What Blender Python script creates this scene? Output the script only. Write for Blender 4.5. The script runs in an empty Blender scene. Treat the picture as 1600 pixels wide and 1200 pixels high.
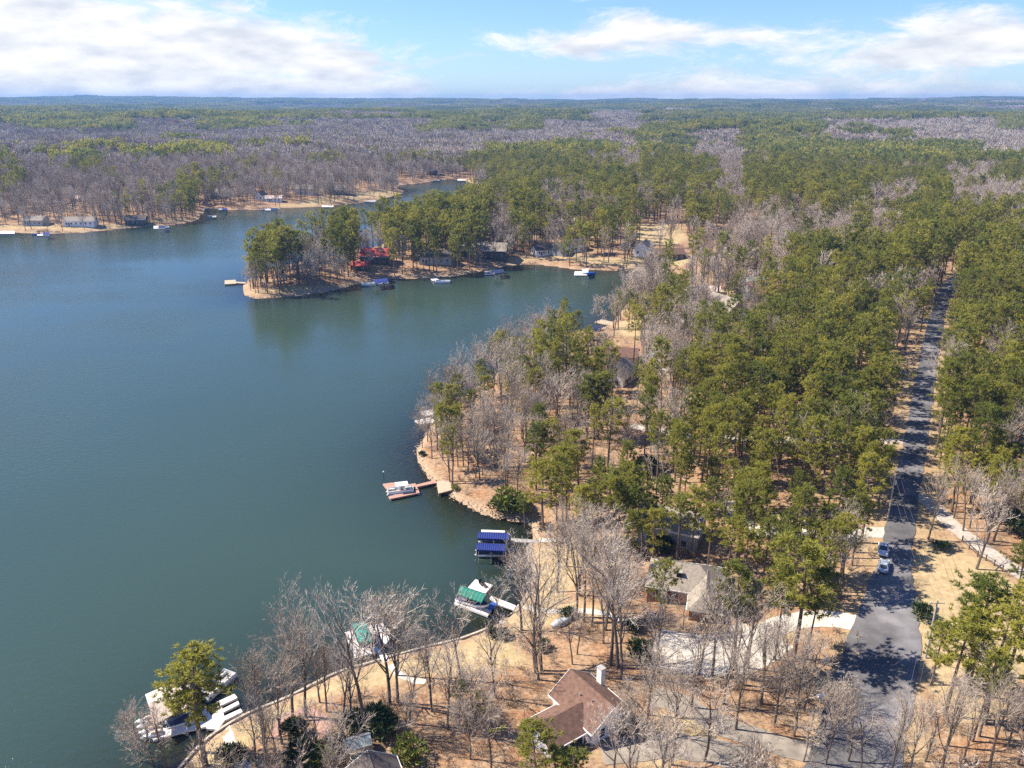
import bpy, bmesh, math, random, os
import numpy as np
from mathutils import Vector, Matrix
from mathutils.bvhtree import BVHTree

# ------------------------------------------------------------------ camera, sky, sun, exposure
scene = bpy.context.scene
COL = scene.collection
CAM_H, FPX, PITCH = 90.0, 1250.0, math.radians(19.55)
cam_d = bpy.data.cameras.new('camera')
cam = bpy.data.objects.new('camera', cam_d); COL.objects.link(cam)
cam.location = (0, 0, CAM_H)
cam.rotation_euler = (math.radians(90) - PITCH, 0, 0)
cam_d.sensor_width = 36.0
cam_d.lens = 36.0 * FPX / 1600.0
cam_d.clip_start = 1.0
cam_d.clip_end = 60000.0
scene.camera = cam

SUN_DIR = Vector((-1.0, 0.24, 0.0)).normalized()      # towards the sun, on the ground
SUN_EL = math.radians(46)
sun_vec = Vector((SUN_DIR.x*math.cos(SUN_EL), SUN_DIR.y*math.cos(SUN_EL), math.sin(SUN_EL)))
sun_d = bpy.data.lights.new('sun', 'SUN')
sun_d.energy = 4.9
sun_d.angle = math.radians(0.53)
sun_d.color = (1.0, 0.90, 0.76)
sun = bpy.data.objects.new('sun', sun_d); COL.objects.link(sun)
sun.rotation_euler = (-sun_vec).to_track_quat('-Z', 'Y').to_euler()
sun.location = (-200, 100, 300)

world = bpy.data.worlds.new('World'); scene.world = world
world.use_nodes = True
wt = world.node_tree; wt.nodes.clear()
def wn(t, **k):
    n = wt.nodes.new(t)
    for a, b in k.items(): setattr(n, a, b)
    return n
def wl(a, b): wt.links.new(a, b)
def wmath(op, a, b=None, c=None, clamp=False):
    n = wn('ShaderNodeMath', operation=op); n.use_clamp = clamp
    for i, v in enumerate((a, b, c)):
        if v is None: continue
        if isinstance(v, (int, float)): n.inputs[i].default_value = v
        else: wl(v, n.inputs[i])
    return n.outputs[0]
sky = wn('ShaderNodeTexSky', sky_type='NISHITA')
sky.sun_disc = False
sky.sun_elevation = SUN_EL
sky.sun_rotation = math.atan2(SUN_DIR.x, SUN_DIR.y)
sky.altitude = 200; sky.air_density = 1.0; sky.dust_density = 0.2; sky.ozone_density = 1.2
tc = wn('ShaderNodeTexCoord')
sp = wn('ShaderNodeSeparateXYZ'); wl(tc.outputs['Generated'], sp.inputs[0])
az = wmath('ARCTAN2', sp.outputs[0], sp.outputs[1])
el = wmath('ARCSINE', sp.outputs[2])
mp = wn('ShaderNodeMapping'); mp.inputs['Scale'].default_value = (9.0, 9.0, 30.0)
mp.inputs['Location'].default_value = (3.3, 1.7, 0.4)
wl(tc.outputs['Generated'], mp.inputs[0])
n1 = wn('ShaderNodeTexNoise'); n1.inputs['Scale'].default_value = 1.0; n1.inputs['Detail'].default_value = 9; n1.inputs['Roughness'].default_value = 0.68
n1.inputs['Distortion'].default_value = 0.5
wl(mp.outputs[0], n1.inputs['Vector'])
def blob(a0, e0, ra, re, tilt, amp):
    da = wmath('SUBTRACT', az, a0); de = wmath('SUBTRACT', el, e0)
    de2 = wmath('SUBTRACT', de, wmath('MULTIPLY', da, tilt))
    u = wmath('POWER', wmath('ABSOLUTE', wmath('DIVIDE', da, ra)), 2.0)
    v = wmath('POWER', wmath('ABSOLUTE', wmath('DIVIDE', de2, re)), 2.0)
    return wmath('MULTIPLY', wmath('EXPONENT', wmath('MULTIPLY', wmath('ADD', u, v), -1.0)), amp)
BLOBS = [(-0.56, 0.040, 0.27, 0.066, -0.03, 0.50), (-0.27, 0.055, 0.13, 0.028, -0.08, 0.30),
         (0.15, 0.068, 0.15, 0.024, 0.02, 0.30), (0.46, 0.052, 0.26, 0.024, 0.14, 0.30),
         (0.02, 0.030, 0.10, 0.016, 0.0, -0.10), (0.12, 0.004, 9.0, 0.016, 0.0, 0.20),
         (-0.10, 0.085, 0.10, 0.030, 0.0, -0.16), (0.42, 0.105, 0.22, 0.018, 0.10, -0.14), (0.30, 0.022, 0.09, 0.012, 0.0, -0.08)]
bias = None
for b in BLOBS:
    t = blob(*b); bias = t if bias is None else wmath('ADD', bias, t)
clr = wn('ShaderNodeMapRange', interpolation_type='SMOOTHSTEP')      # the clouds lie low; it clears upwards as in view
clr.inputs['From Min'].default_value = 0.10; clr.inputs['From Max'].default_value = 0.30; clr.inputs['To Max'].default_value = -0.22
wl(el, clr.inputs['Value'])
dens = wmath('ADD', wmath('ADD', n1.outputs['Fac'], bias), clr.outputs[0])
mr = wn('ShaderNodeMapRange', interpolation_type='SMOOTHSTEP')
mr.inputs['From Min'].default_value = 0.52; mr.inputs['From Max'].default_value = 0.78
mr.inputs['To Max'].default_value = 0.95
wl(dens, mr.inputs['Value'])
n2 = wn('ShaderNodeTexNoise'); n2.inputs['Scale'].default_value = 2.1; n2.inputs['Detail'].default_value = 6
wl(mp.outputs[0], n2.inputs['Vector'])
cr = wn('ShaderNodeValToRGB')
cr.color_ramp.elements[0].position = 0.30; cr.color_ramp.elements[0].color = (4.4, 4.55, 4.9, 1)
cr.color_ramp.elements[1].position = 0.62; cr.color_ramp.elements[1].color = (6.6, 6.4, 6.1, 1)
wl(n2.outputs['Fac'], cr.inputs[0])
mx = wn('ShaderNodeMix', data_type='RGBA')
tint = wn('ShaderNodeMix', data_type='RGBA', blend_type='MULTIPLY'); tint.inputs['Factor'].default_value = 1.0
tint.inputs['B'].default_value = (0.55, 0.72, 1.08, 1); wl(sky.outputs[0], tint.inputs['A'])
wl(mr.outputs[0], mx.inputs['Factor']); wl(tint.outputs['Result'], mx.inputs['A']); wl(cr.outputs[0], mx.inputs['B'])
bg = wn('ShaderNodeBackground'); bg.inputs['Strength'].default_value = 0.083
wl(mx.outputs['Result'], bg.inputs['Color'])
wo = wn('ShaderNodeOutputWorld'); wl(bg.outputs[0], wo.inputs['Surface'])

vs = scene.view_settings
scene.display_settings.display_device = 'sRGB'
vs.view_transform = 'Standard'; vs.look = 'None'; vs.gamma = 1.0; vs.use_curve_mapping = False
vs.exposure = 1.1
scene.cycles.max_bounces = 5
scene.cycles.diffuse_bounces = 2
scene.cycles.glossy_bounces = 2
scene.cycles.transparent_max_bounces = 8
scene.cycles.volume_bounces = 0
scene.cycles.sample_clamp_indirect = 4.0
scene.cycles.sample_clamp_direct = 12.0
scene.cycles.use_denoising = False
scene.cycles.pixel_filter_type = 'BLACKMAN_HARRIS'
scene.cycles.filter_width = 1.5

# ------------------------------------------------------------------ survey helpers
CP, SP = math.cos(PITCH), math.sin(PITCH)
def at(px, py, z=0.0):
    """point of the place at height z seen at (px, py) of the 1600 x 1200 photograph"""
    u = (px - 800.0) / FPX; v = (600.0 - py) / FPX
    dx, dy, dz = u, CP + v*SP, -SP + v*CP
    t = (z - CAM_H) / dz
    return (dx*t, dy*t)
def proj(x, y, z):
    zz = z - CAM_H
    d = y*CP - zz*SP
    u = x / d; v = (y*SP + zz*CP) / d
    return 800.0 + FPX*u, 600.0 - FPX*v
rng = np.random.default_rng(7)
def _hash(ix, iy, seed):
    n = (ix.astype(np.int64)*374761393 + iy.astype(np.int64)*668265263 + seed*982451653) & 0x7fffffff
    n = ((n ^ (n >> 13)) * 1274126177) & 0x7fffffff
    return ((n ^ (n >> 16)) & 0xffff) / 65535.0
def vnoise(x, y, seed=0):
    ix = np.floor(x); iy = np.floor(y); fx = x-ix; fy = y-iy
    ux = fx*fx*(3-2*fx); uy = fy*fy*(3-2*fy)
    a = _hash(ix, iy, seed); b = _hash(ix+1, iy, seed); c = _hash(ix, iy+1, seed); d = _hash(ix+1, iy+1, seed)
    return (a*(1-ux)+b*ux)*(1-uy) + (c*(1-ux)+d*ux)*uy
def fbm(x, y, seed=0, o=3):
    s = 0; a = 0.5; t = 0
    for i in range(o):
        s = s + a*vnoise(x*2**i, y*2**i, seed+i*17); t += a; a *= 0.5
    return s/t
def smooth(e0, e1, x):
    t = np.clip((x-e0)/(e1-e0), 0, 1); return t*t*(3-2*t)
def poly_sd(px, py, poly):
    """signed distance to a closed polygon, positive inside"""
    poly = np.asarray(poly, float)
    if px.size <= 64:      # a few points: all edges at once
        A = poly[:, None, :]; B = np.roll(poly, -1, 0)[:, None, :]; X = px.ravel()[None]; Y = py.ravel()[None]
        E = B-A; t = np.clip(((X-A[..., 0])*E[..., 0]+(Y-A[..., 1])*E[..., 1])/((E**2).sum(-1)+1e-12), 0, 1)
        d = np.sqrt(((X-A[..., 0]-t*E[..., 0])**2+(Y-A[..., 1]-t*E[..., 1])**2).min(0))
        c = (A[..., 1] > Y) != (B[..., 1] > Y)
        xi = E[..., 0]*(Y-A[..., 1])/np.where(np.abs(E[..., 1]) < 1e-12, 1e-12, E[..., 1])+A[..., 0]
        ins = ((c & (X < xi)).sum(0) % 2) == 1
        return np.where(ins, d, -d).reshape(px.shape)
    d2 = np.full(px.shape, 1e18); inside = np.zeros(px.shape, bool)
    for i in range(len(poly)):
        ax, ay = poly[i]; bx, by = poly[(i+1) % len(poly)]
        ex, ey = bx-ax, by-ay
        L = ex*ex+ey*ey + 1e-12
        t = np.clip(((px-ax)*ex + (py-ay)*ey)/L, 0, 1)
        dx = px-ax-t*ex; dy = py-ay-t*ey
        np.minimum(d2, dx*dx+dy*dy, out=d2)
        c = ((ay > py) != (by > py))
        if abs(ey) > 1e-12: inside ^= c & (px < ex*(py-ay)/ey + ax)
    d = np.sqrt(d2)
    return np.where(inside, d, -d)
def line_dist(px, py, line):
    d2 = np.full(px.shape, 1e18)
    for (ax, ay), (bx, by) in zip(line[:-1], line[1:]):
        ex, ey = bx-ax, by-ay; L = ex*ex+ey*ey+1e-12
        t = np.clip(((px-ax)*ex+(py-ay)*ey)/L, 0, 1)
        dx = px-ax-t*ex; dy = py-ay-t*ey
        np.minimum(d2, dx*dx+dy*dy, out=d2)
    return np.sqrt(d2)

# lake outline, walked along the near shore, round the cove, the point, the creek arm and the far bank
SHORE_PX = [(60,1420),(200,1285),(284,1200),(323,1158),(382,1120),(447,1093),(499,1068),(525,1054),(574,1039),(622,1025),(670,1012),(720,1000),
 (762,985),(805,960),(822,935),(836,905),(833,885),(826,868),(824,858),(834,849),(837,838),(833,822),(826,815),(795,811),(767,806),(745,797),(722,785),(700,770),
 (684,758),(669,743),(657,722),(653,705),(660,690),(672,672),(690,650),(715,628),(745,606),(785,578),(825,553),(866,530),(905,518),(945,514),(962,500),(975,484),(992,462),(1008,443),(1020,432),
 (1006,424),(970,423),(933,421),(894,420),(857,414),(818,413),(795,414),(755,423),(710,431),(659,434),(603,435),(558,442),(530,452),(474,461),(406,466),(387,462),(383,453),(384,443),
 (402,428),(440,416),(490,406),(540,397),(590,385),(640,371),(690,353),(735,332),(768,314),(778,304),(768,299),(742,298),(738,284),(706,279),(687,281),(659,286),(628,288),(614,293),(631,299),
 (625,303),(597,310),(569,316),(519,321),(462,324),(406,327),(350,328),(322,324),(312,335),(310,342),(282,350),(237,354),(185,357),(120,364),(32,364),(0,360),(-120,352),(-300,340)]
LAKE = [at(*p) for p in SHORE_PX] + [(-900, 560), (-900, -60), (-160, -60)]
# smooth the outline a little and roughen it
def chaikin(p):
    q = []
    for i in range(len(p)):
        a = np.array(p[i]); b = np.array(p[(i+1) % len(p)])
        q += [tuple(a*0.8+b*0.2), tuple(a*0.2+b*0.8)]
    return q
LAKE = chaikin(LAKE)

def height(x, y, sd=None):
    x = np.asarray(x, float); y = np.asarray(y, float)
    if sd is None: sd = -poly_sd(x, y, LAKE)
    sdn = sd + (fbm(x/4.0, y/4.0, 3, 2)-0.5)*1.0
    r = np.hypot(x, y)
    land = 0.42*smooth(-0.1, 0.7, sdn) + 12.5*(1-np.exp(-np.maximum(sd, 0)/70.0))
    land = land + (fbm(x/45.0, y/45.0, 11, 2)-0.5)*2.4*smooth(8, 60, sd)
    land = land + (fbm(x/420.0, y/420.0, 21, 2)-0.42)*40*smooth(90, 420, sd)*smooth(350, 900, r)
    land = land + (fbm(x/2600.0, y/2600.0, 31, 3)-0.5)*70*smooth(900, 3000, r)
    land = land + 62*smooth(3200, 9300, r) + 8*smooth(-0.1, -0.6, x/np.maximum(r, 1))*smooth(1200, 3000, r)
    bed = np.maximum(-5.0, 0.070*sdn - 0.05)
    h = np.where(sdn > 0, np.maximum(land, -0.1 + 0.5*np.minimum(sdn, 1.2)), bed)
    return np.where(sdn > 0, np.maximum(h, 0.02), np.minimum(h, -0.05))
def hz(x, y): return float(height(np.array([x]), np.array([y]))[0])
def gat(px, py, dz=0.0):
    """ground point (x, y, z) of the place seen at a pixel; dz = height of that point above the ground"""
    z = 5.0
    for _ in range(14):
        x, y = at(px, py, z)
        z = 0.5*z + 0.5*(max(hz(x, y), 0.0) + dz)
    x, y = at(px, py, z)
    return Vector((x, y, max(hz(x, y), 0.0)))

# ------------------------------------------------------------------ mesh helpers
def tag(o, label=None, cat=None, group=None, kind=None):
    if label: o['label'] = label
    if cat: o['category'] = cat
    if group: o['group'] = group
    if kind: o['kind'] = kind
    return o
def empty(name, loc=(0,0,0), rz=0.0, label=None, cat=None, group=None):
    o = bpy.data.objects.new(name, None); COL.objects.link(o)
    o.empty_display_size = 0.2
    o.location = loc; o.rotation_euler = (0, 0, rz)
    return tag(o, label, cat, group)
def mesh_np(name, V, F, mats, smooth_=False, mi=None):
    me = bpy.data.meshes.new(name)
    V = np.asarray(V, np.float32); F = np.asarray(F, np.int32)
    k = F.shape[1]
    me.vertices.add(len(V)); me.vertices.foreach_set('co', V.ravel())
    me.loops.add(F.size); me.loops.foreach_set('vertex_index', F.ravel())
    me.polygons.add(len(F)); me.polygons.foreach_set('loop_start', np.arange(0, F.size, k, dtype=np.int32))
    if mi is not None: me.polygons.foreach_set('material_index', np.asarray(mi, np.int32))
    me.polygons.foreach_set('use_smooth', np.full(len(F), smooth_))
    for m in (mats if isinstance(mats, (list, tuple)) else [mats]): me.materials.append(m)
    me.update(calc_edges=True); me.validate()
    return me
def link(name, me, parent=None):
    o = bpy.data.objects.new(name, me); COL.objects.link(o)
    if parent is not None: o.parent = parent
    return o
class MB:
    def __init__(s): s.v = []; s.f = []
    def quad(s, *p):
        b = len(s.v); s.v += [tuple(q) for q in p]; s.f.append(tuple(range(b, b+len(p)))); return s
    def hull8(s, P):
        b = len(s.v); s.v += [tuple(p) for p in P]
        for q in ((0,3,2,1),(4,5,6,7),(0,1,5,4),(1,2,6,5),(2,3,7,6),(3,0,4,7)): s.f.append(tuple(b+i for i in q))
        return s
    def box(s, x0, x1, y0, y1, z0, z1):
        return s.hull8([(x0,y0,z0),(x1,y0,z0),(x1,y1,z0),(x0,y1,z0),(x0,y0,z1),(x1,y0,z1),(x1,y1,z1),(x0,y1,z1)])
    def tube(s, a, b, r0, r1=None, n=6, cap=True):
        r1 = r0 if r1 is None else r1
        a = Vector(a); b = Vector(b); d = (b-a).normalized()
        u = d.orthogonal().normalized(); w = d.cross(u)
        k = len(s.v)
        for c, r in ((a, r0), (b, r1)):
            for i in range(n):
                t = 2*math.pi*i/n; s.v.append(tuple(c + (u*math.cos(t)+w*math.sin(t))*r))
        for i in range(n):
            j = (i+1) % n; s.f.append((k+i, k+j, k+n+j, k+n+i))
        if cap: s.f.append(tuple(k+n+i for i in range(n))); s.f.append(tuple(k+n-1-i for i in range(n)))
        return s
    def path(s, pts, r, n=4):
        for a, b in zip(pts[:-1], pts[1:]): s.tube(a, b, r, r, n)
        return s
    def prism(s, poly, z0, z1):
        n = len(poly); b = len(s.v)
        s.v += [(x, y, z0) for x, y in poly] + [(x, y, z1) for x, y in poly]
        s.f.append(tuple(b+n+i for i in range(n))); s.f.append(tuple(b+n-1-i for i in range(n)))
        for i in range(n):
            j = (i+1) % n; s.f.append((b+i, b+j, b+n+j, b+n+i))
        return s
    def loft(s, rings, caps=True):
        n = len(rings[0]); b = len(s.v)
        for r in rings: s.v += [tuple(p) for p in r]
        for k in range(len(rings)-1):
            for i in range(n):
                j = (i+1) % n; s.f.append((b+k*n+i, b+k*n+j, b+(k+1)*n+j, b+(k+1)*n+i))
        if caps:
            s.f.append(tuple(b+n-1-i for i in range(n))); e = b+(len(rings)-1)*n
            s.f.append(tuple(e+i for i in range(n)))
        return s
    def build(s, name, mat, parent=None, sm=False, bevel=0.0):
        me = bpy.data.meshes.new(name); me.from_pydata(s.v, [], s.f)
        bm = bmesh.new(); bm.from_mesh(me); bmesh.ops.recalc_face_normals(bm, faces=bm.faces)
        if bevel: bmesh.ops.bevel(bm, geom=list(bm.edges), offset=bevel, segments=1, affect='EDGES', clamp_overlap=True)
        bm.to_mesh(me); bm.free()
        me.materials.append(mat)
        if sm:
            for p in me.polygons: p.use_smooth = True
        return link(name, me, parent)

# ------------------------------------------------------------------ materials
def nodes(name):
    m = bpy.data.materials.new(name); m.use_nodes = True
    nt = m.node_tree; b = nt.nodes['Principled BSDF']
    return m, nt, b
def mk(name, c, rough=0.7, var=0.12, scale=3.0, metal=0.0, spec=0.3, bump=0.0):
    m, nt, b = nodes(name)
    tc = nt.nodes.new('ShaderNodeTexCoord')
    n = nt.nodes.new('ShaderNodeTexNoise'); n.inputs['Scale'].default_value = scale; n.inputs['Detail'].default_value = 6
    nt.links.new(tc.outputs['Object'], n.inputs['Vector'])
    r = nt.nodes.new('ShaderNodeValToRGB')
    r.color_ramp.elements[0].position = 0.3; r.color_ramp.elements[1].position = 0.7
    r.color_ramp.elements[0].color = tuple(x*(1-var) for x in c)+(1,)
    r.color_ramp.elements[1].color = tuple(min(1, x*(1+var)) for x in c)+(1,)
    nt.links.new(n.outputs['Fac'], r.inputs[0]); nt.links.new(r.outputs[0], b.inputs['Base Color'])
    b.inputs['Roughness'].default_value = rough; b.inputs['Metallic'].default_value = metal
    b.inputs['Specular IOR Level'].default_value = spec
    if bump:
        bp = nt.nodes.new('ShaderNodeBump'); bp.inputs['Strength'].default_value = bump; bp.inputs['Distance'].default_value = 0.05
        nt.links.new(n.outputs['Fac'], bp.inputs['Height']); nt.links.new(bp.outputs[0], b.inputs['Normal'])
    return m
def leafmat(name, c0, c1, trans=0.25, rough=0.6):
    """foliage: colour varies from plant to plant and from clump to clump"""
    m, nt, b = nodes(name)
    oi = nt.nodes.new('ShaderNodeObjectInfo')
    geo = nt.nodes.new('ShaderNodeNewGeometry')
    add = nt.nodes.new('ShaderNodeMath'); add.operation = 'MULTIPLY_ADD'
    nt.links.new(geo.outputs['Random Per Island'], add.inputs[0]); add.inputs[1].default_value = 0.30
    mu = nt.nodes.new('ShaderNodeMath'); mu.operation = 'MULTIPLY'; mu.inputs[1].default_value = 0.70
    nt.links.new(oi.outputs['Random'], mu.inputs[0]); nt.links.new(mu.outputs[0], add.inputs[2])
    r = nt.nodes.new('ShaderNodeValToRGB')
    r.color_ramp.elements[0].position = 0.1; r.color_ramp.elements[0].color = c0+(1,)
    r.color_ramp.elements[1].position = 0.9; r.color_ramp.elements[1].color = c1+(1,)
    nt.links.new(add.outputs[0], r.inputs[0])
    b.inputs['Roughness'].default_value = rough; b.inputs['Specular IOR Level'].default_value = 0.25
    nt.links.new(r.outputs[0], b.inputs['Base Color'])
    if trans:
        t = nt.nodes.new('ShaderNodeBsdfTranslucent'); nt.links.new(r.outputs[0], t.inputs['Color'])
        mixn = nt.nodes.new('ShaderNodeMixShader'); mixn.inputs[0].default_value = trans
        nt.links.new(b.outputs[0], mixn.inputs[1]); nt.links.new(t.outputs[0], mixn.inputs[2])
        nt.links.new(mixn.outputs[0], nt.nodes['Material Output'].inputs['Surface'])
    return m
M = {}
M['pine'] = leafmat('pine_needles', (0.125, 0.155, 0.026), (0.400, 0.365, 0.058), 0.48)
M['pinetrunk'] = mk('pine_bark', (0.16, 0.115, 0.085), 0.9, 0.35, 4.0)
M['twig'] = leafmat('bare_twigs', (0.27, 0.21, 0.16), (0.58, 0.50, 0.41), 0.0, 0.85)
M['bark'] = mk('grey_bark', (0.135, 0.11, 0.09), 0.9, 0.35, 3.0)
M['brush'] = leafmat('brush_twigs', (0.20, 0.145, 0.10), (0.38, 0.31, 0.235), 0.0, 0.9)
M['evergreen'] = leafmat('broadleaf_evergreen', (0.022, 0.040, 0.014), (0.055, 0.085, 0.022), 0.15, 0.45)
M['hedge'] = leafmat('yellow_green_leaves', (0.09, 0.12, 0.02), (0.17, 0.19, 0.03), 0.25, 0.5)
M['concrete'] = mk('pale_concrete', (0.50, 0.46, 0.40), 0.85, 0.14, 0.6)
M['gravel'] = mk('pale_gravel', (0.40, 0.35, 0.30), 0.95, 0.22, 1.4)
M['asphalt'] = mk('worn_asphalt', (0.135, 0.13, 0.135), 0.9, 0.28, 0.35)
def asphalt_wear():
    m = M['asphalt']; nt = m.node_tree; L = nt.links.new; b = nt.nodes['Principled BSDF']
    src = b.inputs['Base Color'].links[0].from_socket
    tc = nt.nodes.new('ShaderNodeTexCoord')
    v = nt.nodes.new('ShaderNodeTexVoronoi'); v.feature = 'DISTANCE_TO_EDGE'; v.inputs['Scale'].default_value = 0.33
    w = nt.nodes.new('ShaderNodeTexNoise'); w.inputs['Scale'].default_value = 0.8; w.inputs['Detail'].default_value = 5
    L(tc.outputs['Object'], w.inputs['Vector'])
    ad = nt.nodes.new('ShaderNodeVectorMath'); ad.operation = 'MULTIPLY_ADD'; L(w.outputs['Color'], ad.inputs[0]); ad.inputs[1].default_value = (2.2, 2.2, 0); L(tc.outputs['Object'], ad.inputs[2])
    L(ad.outputs[0], v.inputs['Vector'])
    cr = nt.nodes.new('ShaderNodeMapRange'); cr.inputs['From Min'].default_value = 0.0; cr.inputs['From Max'].default_value = 0.016; cr.inputs['To Min'].default_value = 0.78; cr.inputs['To Max'].default_value = 1.0
    L(v.outputs['Distance'], cr.inputs['Value'])
    pn = nt.nodes.new('ShaderNodeTexNoise'); pn.inputs['Scale'].default_value = 0.09; pn.inputs['Detail'].default_value = 2; L(tc.outputs['Object'], pn.inputs['Vector'])
    pr = nt.nodes.new('ShaderNodeMapRange'); pr.inputs['From Min'].default_value = 0.42; pr.inputs['From Max'].default_value = 0.58; pr.inputs['To Min'].default_value = 0.72; pr.inputs['To Max'].default_value = 1.25; L(pn.outputs['Fac'], pr.inputs['Value'])
    mu = nt.nodes.new('ShaderNodeMath'); mu.operation = 'MULTIPLY'; L(cr.outputs[0], mu.inputs[0]); L(pr.outputs[0], mu.inputs[1])
    sc = nt.nodes.new('ShaderNodeVectorMath'); sc.operation = 'SCALE'; L(src, sc.inputs[0]); L(mu.outputs[0], sc.inputs['Scale'])
    L(sc.outputs[0], b.inputs['Base Color'])
asphalt_wear()
M['olddrive'] = mk('old_asphalt', (0.24, 0.21, 0.175), 0.95, 0.30, 0.5)
M['mulch'] = mk('red_mulch', (0.36, 0.22, 0.17), 0.95, 0.2, 2.0)
M['rock'] = mk('shore_stone', (0.34, 0.27, 0.20), 0.9, 0.35, 1.5)
M['seawall'] = mk('seawall_timber', (0.45, 0.39, 0.31), 0.85, 0.2, 2.0)
M['white'] = mk('white_paint', (0.78, 0.77, 0.75), 0.6, 0.05, 2.0)
M['trim'] = mk('white_trim', (0.75, 0.74, 0.72), 0.6, 0.06, 3.0)
M['brownroof'] = mk('brown_shingle', (0.150, 0.088, 0.066), 0.95, 0.30, 1.6)
M['greyroof'] = mk('grey_shingle', (0.27, 0.235, 0.195), 0.95, 0.22, 2.2)
M['darkroof'] = mk('dark_shingle', (0.10, 0.085, 0.08), 0.95, 0.2, 2.2)
M['tanroof'] = mk('tan_metal_roof', (0.60, 0.48, 0.40), 0.6, 0.05, 1.0)
M['redroof'] = mk('red_metal_roof', (0.42, 0.06, 0.05), 0.5, 0.1, 1.0)
M['palered'] = mk('faded_red_roof', (0.46, 0.14, 0.11), 0.7, 0.12, 1.0)
M['greenroof'] = mk('pale_green_roof', (0.30, 0.40, 0.36), 0.6, 0.08, 1.0)
M['greywall'] = mk('grey_siding', (0.36, 0.36, 0.35), 0.8, 0.1, 2.0)
M['tanwall'] = mk('tan_siding', (0.45, 0.37, 0.28), 0.8, 0.1, 2.0)
M['darkwall'] = mk('dark_brown_siding', (0.10, 0.075, 0.06), 0.85, 0.15, 2.0)
M['brick'] = mk('brick_wall', (0.30, 0.16, 0.11), 0.9, 0.2, 6.0)
M['glass'] = mk('window_glass', (0.03, 0.04, 0.05), 0.08, 0.05, 1.0, 0.0, 0.8)
M['dark'] = mk('dark_inside', (0.02, 0.02, 0.022), 0.9, 0.1)
M['bluecanvas'] = mk('blue_canvas', (0.012, 0.026, 0.16), 0.7, 0.1, 3.0)
M['greencanvas'] = mk('green_canvas', (0.02, 0.17, 0.125), 0.7, 0.12, 3.0)
M['teal'] = mk('teal_canvas', (0.015, 0.22, 0.19), 0.6, 0.1, 3.0)
M['alu'] = mk('galvanised_metal', (0.55, 0.56, 0.57), 0.4, 0.1, 4.0, 0.6)
M['greydeck'] = mk('grey_deck', (0.34, 0.33, 0.31), 0.85, 0.14, 3.0)
M['whitedeck'] = mk('white_deck', (0.66, 0.62, 0.59), 0.8, 0.08, 3.0)
M['reddeck'] = mk('redwood_deck', (0.40, 0.235, 0.18), 0.85, 0.14, 3.0)
M['tandeck'] = mk('weathered_tan_deck', (0.44, 0.35, 0.25), 0.9, 0.16, 3.0)
M['gel'] = mk('white_gelcoat', (0.80, 0.80, 0.80), 0.25, 0.03, 2.0, 0.0, 0.5)
M['navy'] = mk('navy_vinyl', (0.02, 0.03, 0.09), 0.5, 0.1)
M['seat'] = mk('boat_seat_vinyl', (0.62, 0.60, 0.56), 0.5, 0.08)
M['black'] = mk('black_rubber', (0.02, 0.02, 0.02), 0.6, 0.1)
M['carpaint'] = mk('silver_blue_paint', (0.50, 0.55, 0.62), 0.22, 0.03, 1.0, 0.35, 0.6)
M['carpaint2'] = mk('silver_white_paint', (0.66, 0.68, 0.72), 0.22, 0.03, 1.0, 0.25, 0.6)
M['redlamp'] = mk('red_lens', (0.35, 0.02, 0.02), 0.2, 0.05)
M['polewood'] = mk('pale_pole_wood', (0.40, 0.36, 0.31), 0.9, 0.2, 2.0)
M['wire'] = mk('wire_metal', (0.16, 0.16, 0.17), 0.5, 0.05)
M['fence'] = mk('dark_fence_wood', (0.11, 0.085, 0.065), 0.9, 0.2)
M['bluekayak'] = mk('blue_plastic', (0.02, 0.10, 0.40), 0.4, 0.05)
M['yellow'] = mk('yellow_plastic', (0.70, 0.62, 0.03), 0.4, 0.05)
M['tarp'] = mk('silver_tarp', (0.42, 0.46, 0.52), 0.35, 0.2, 2.0)

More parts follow.
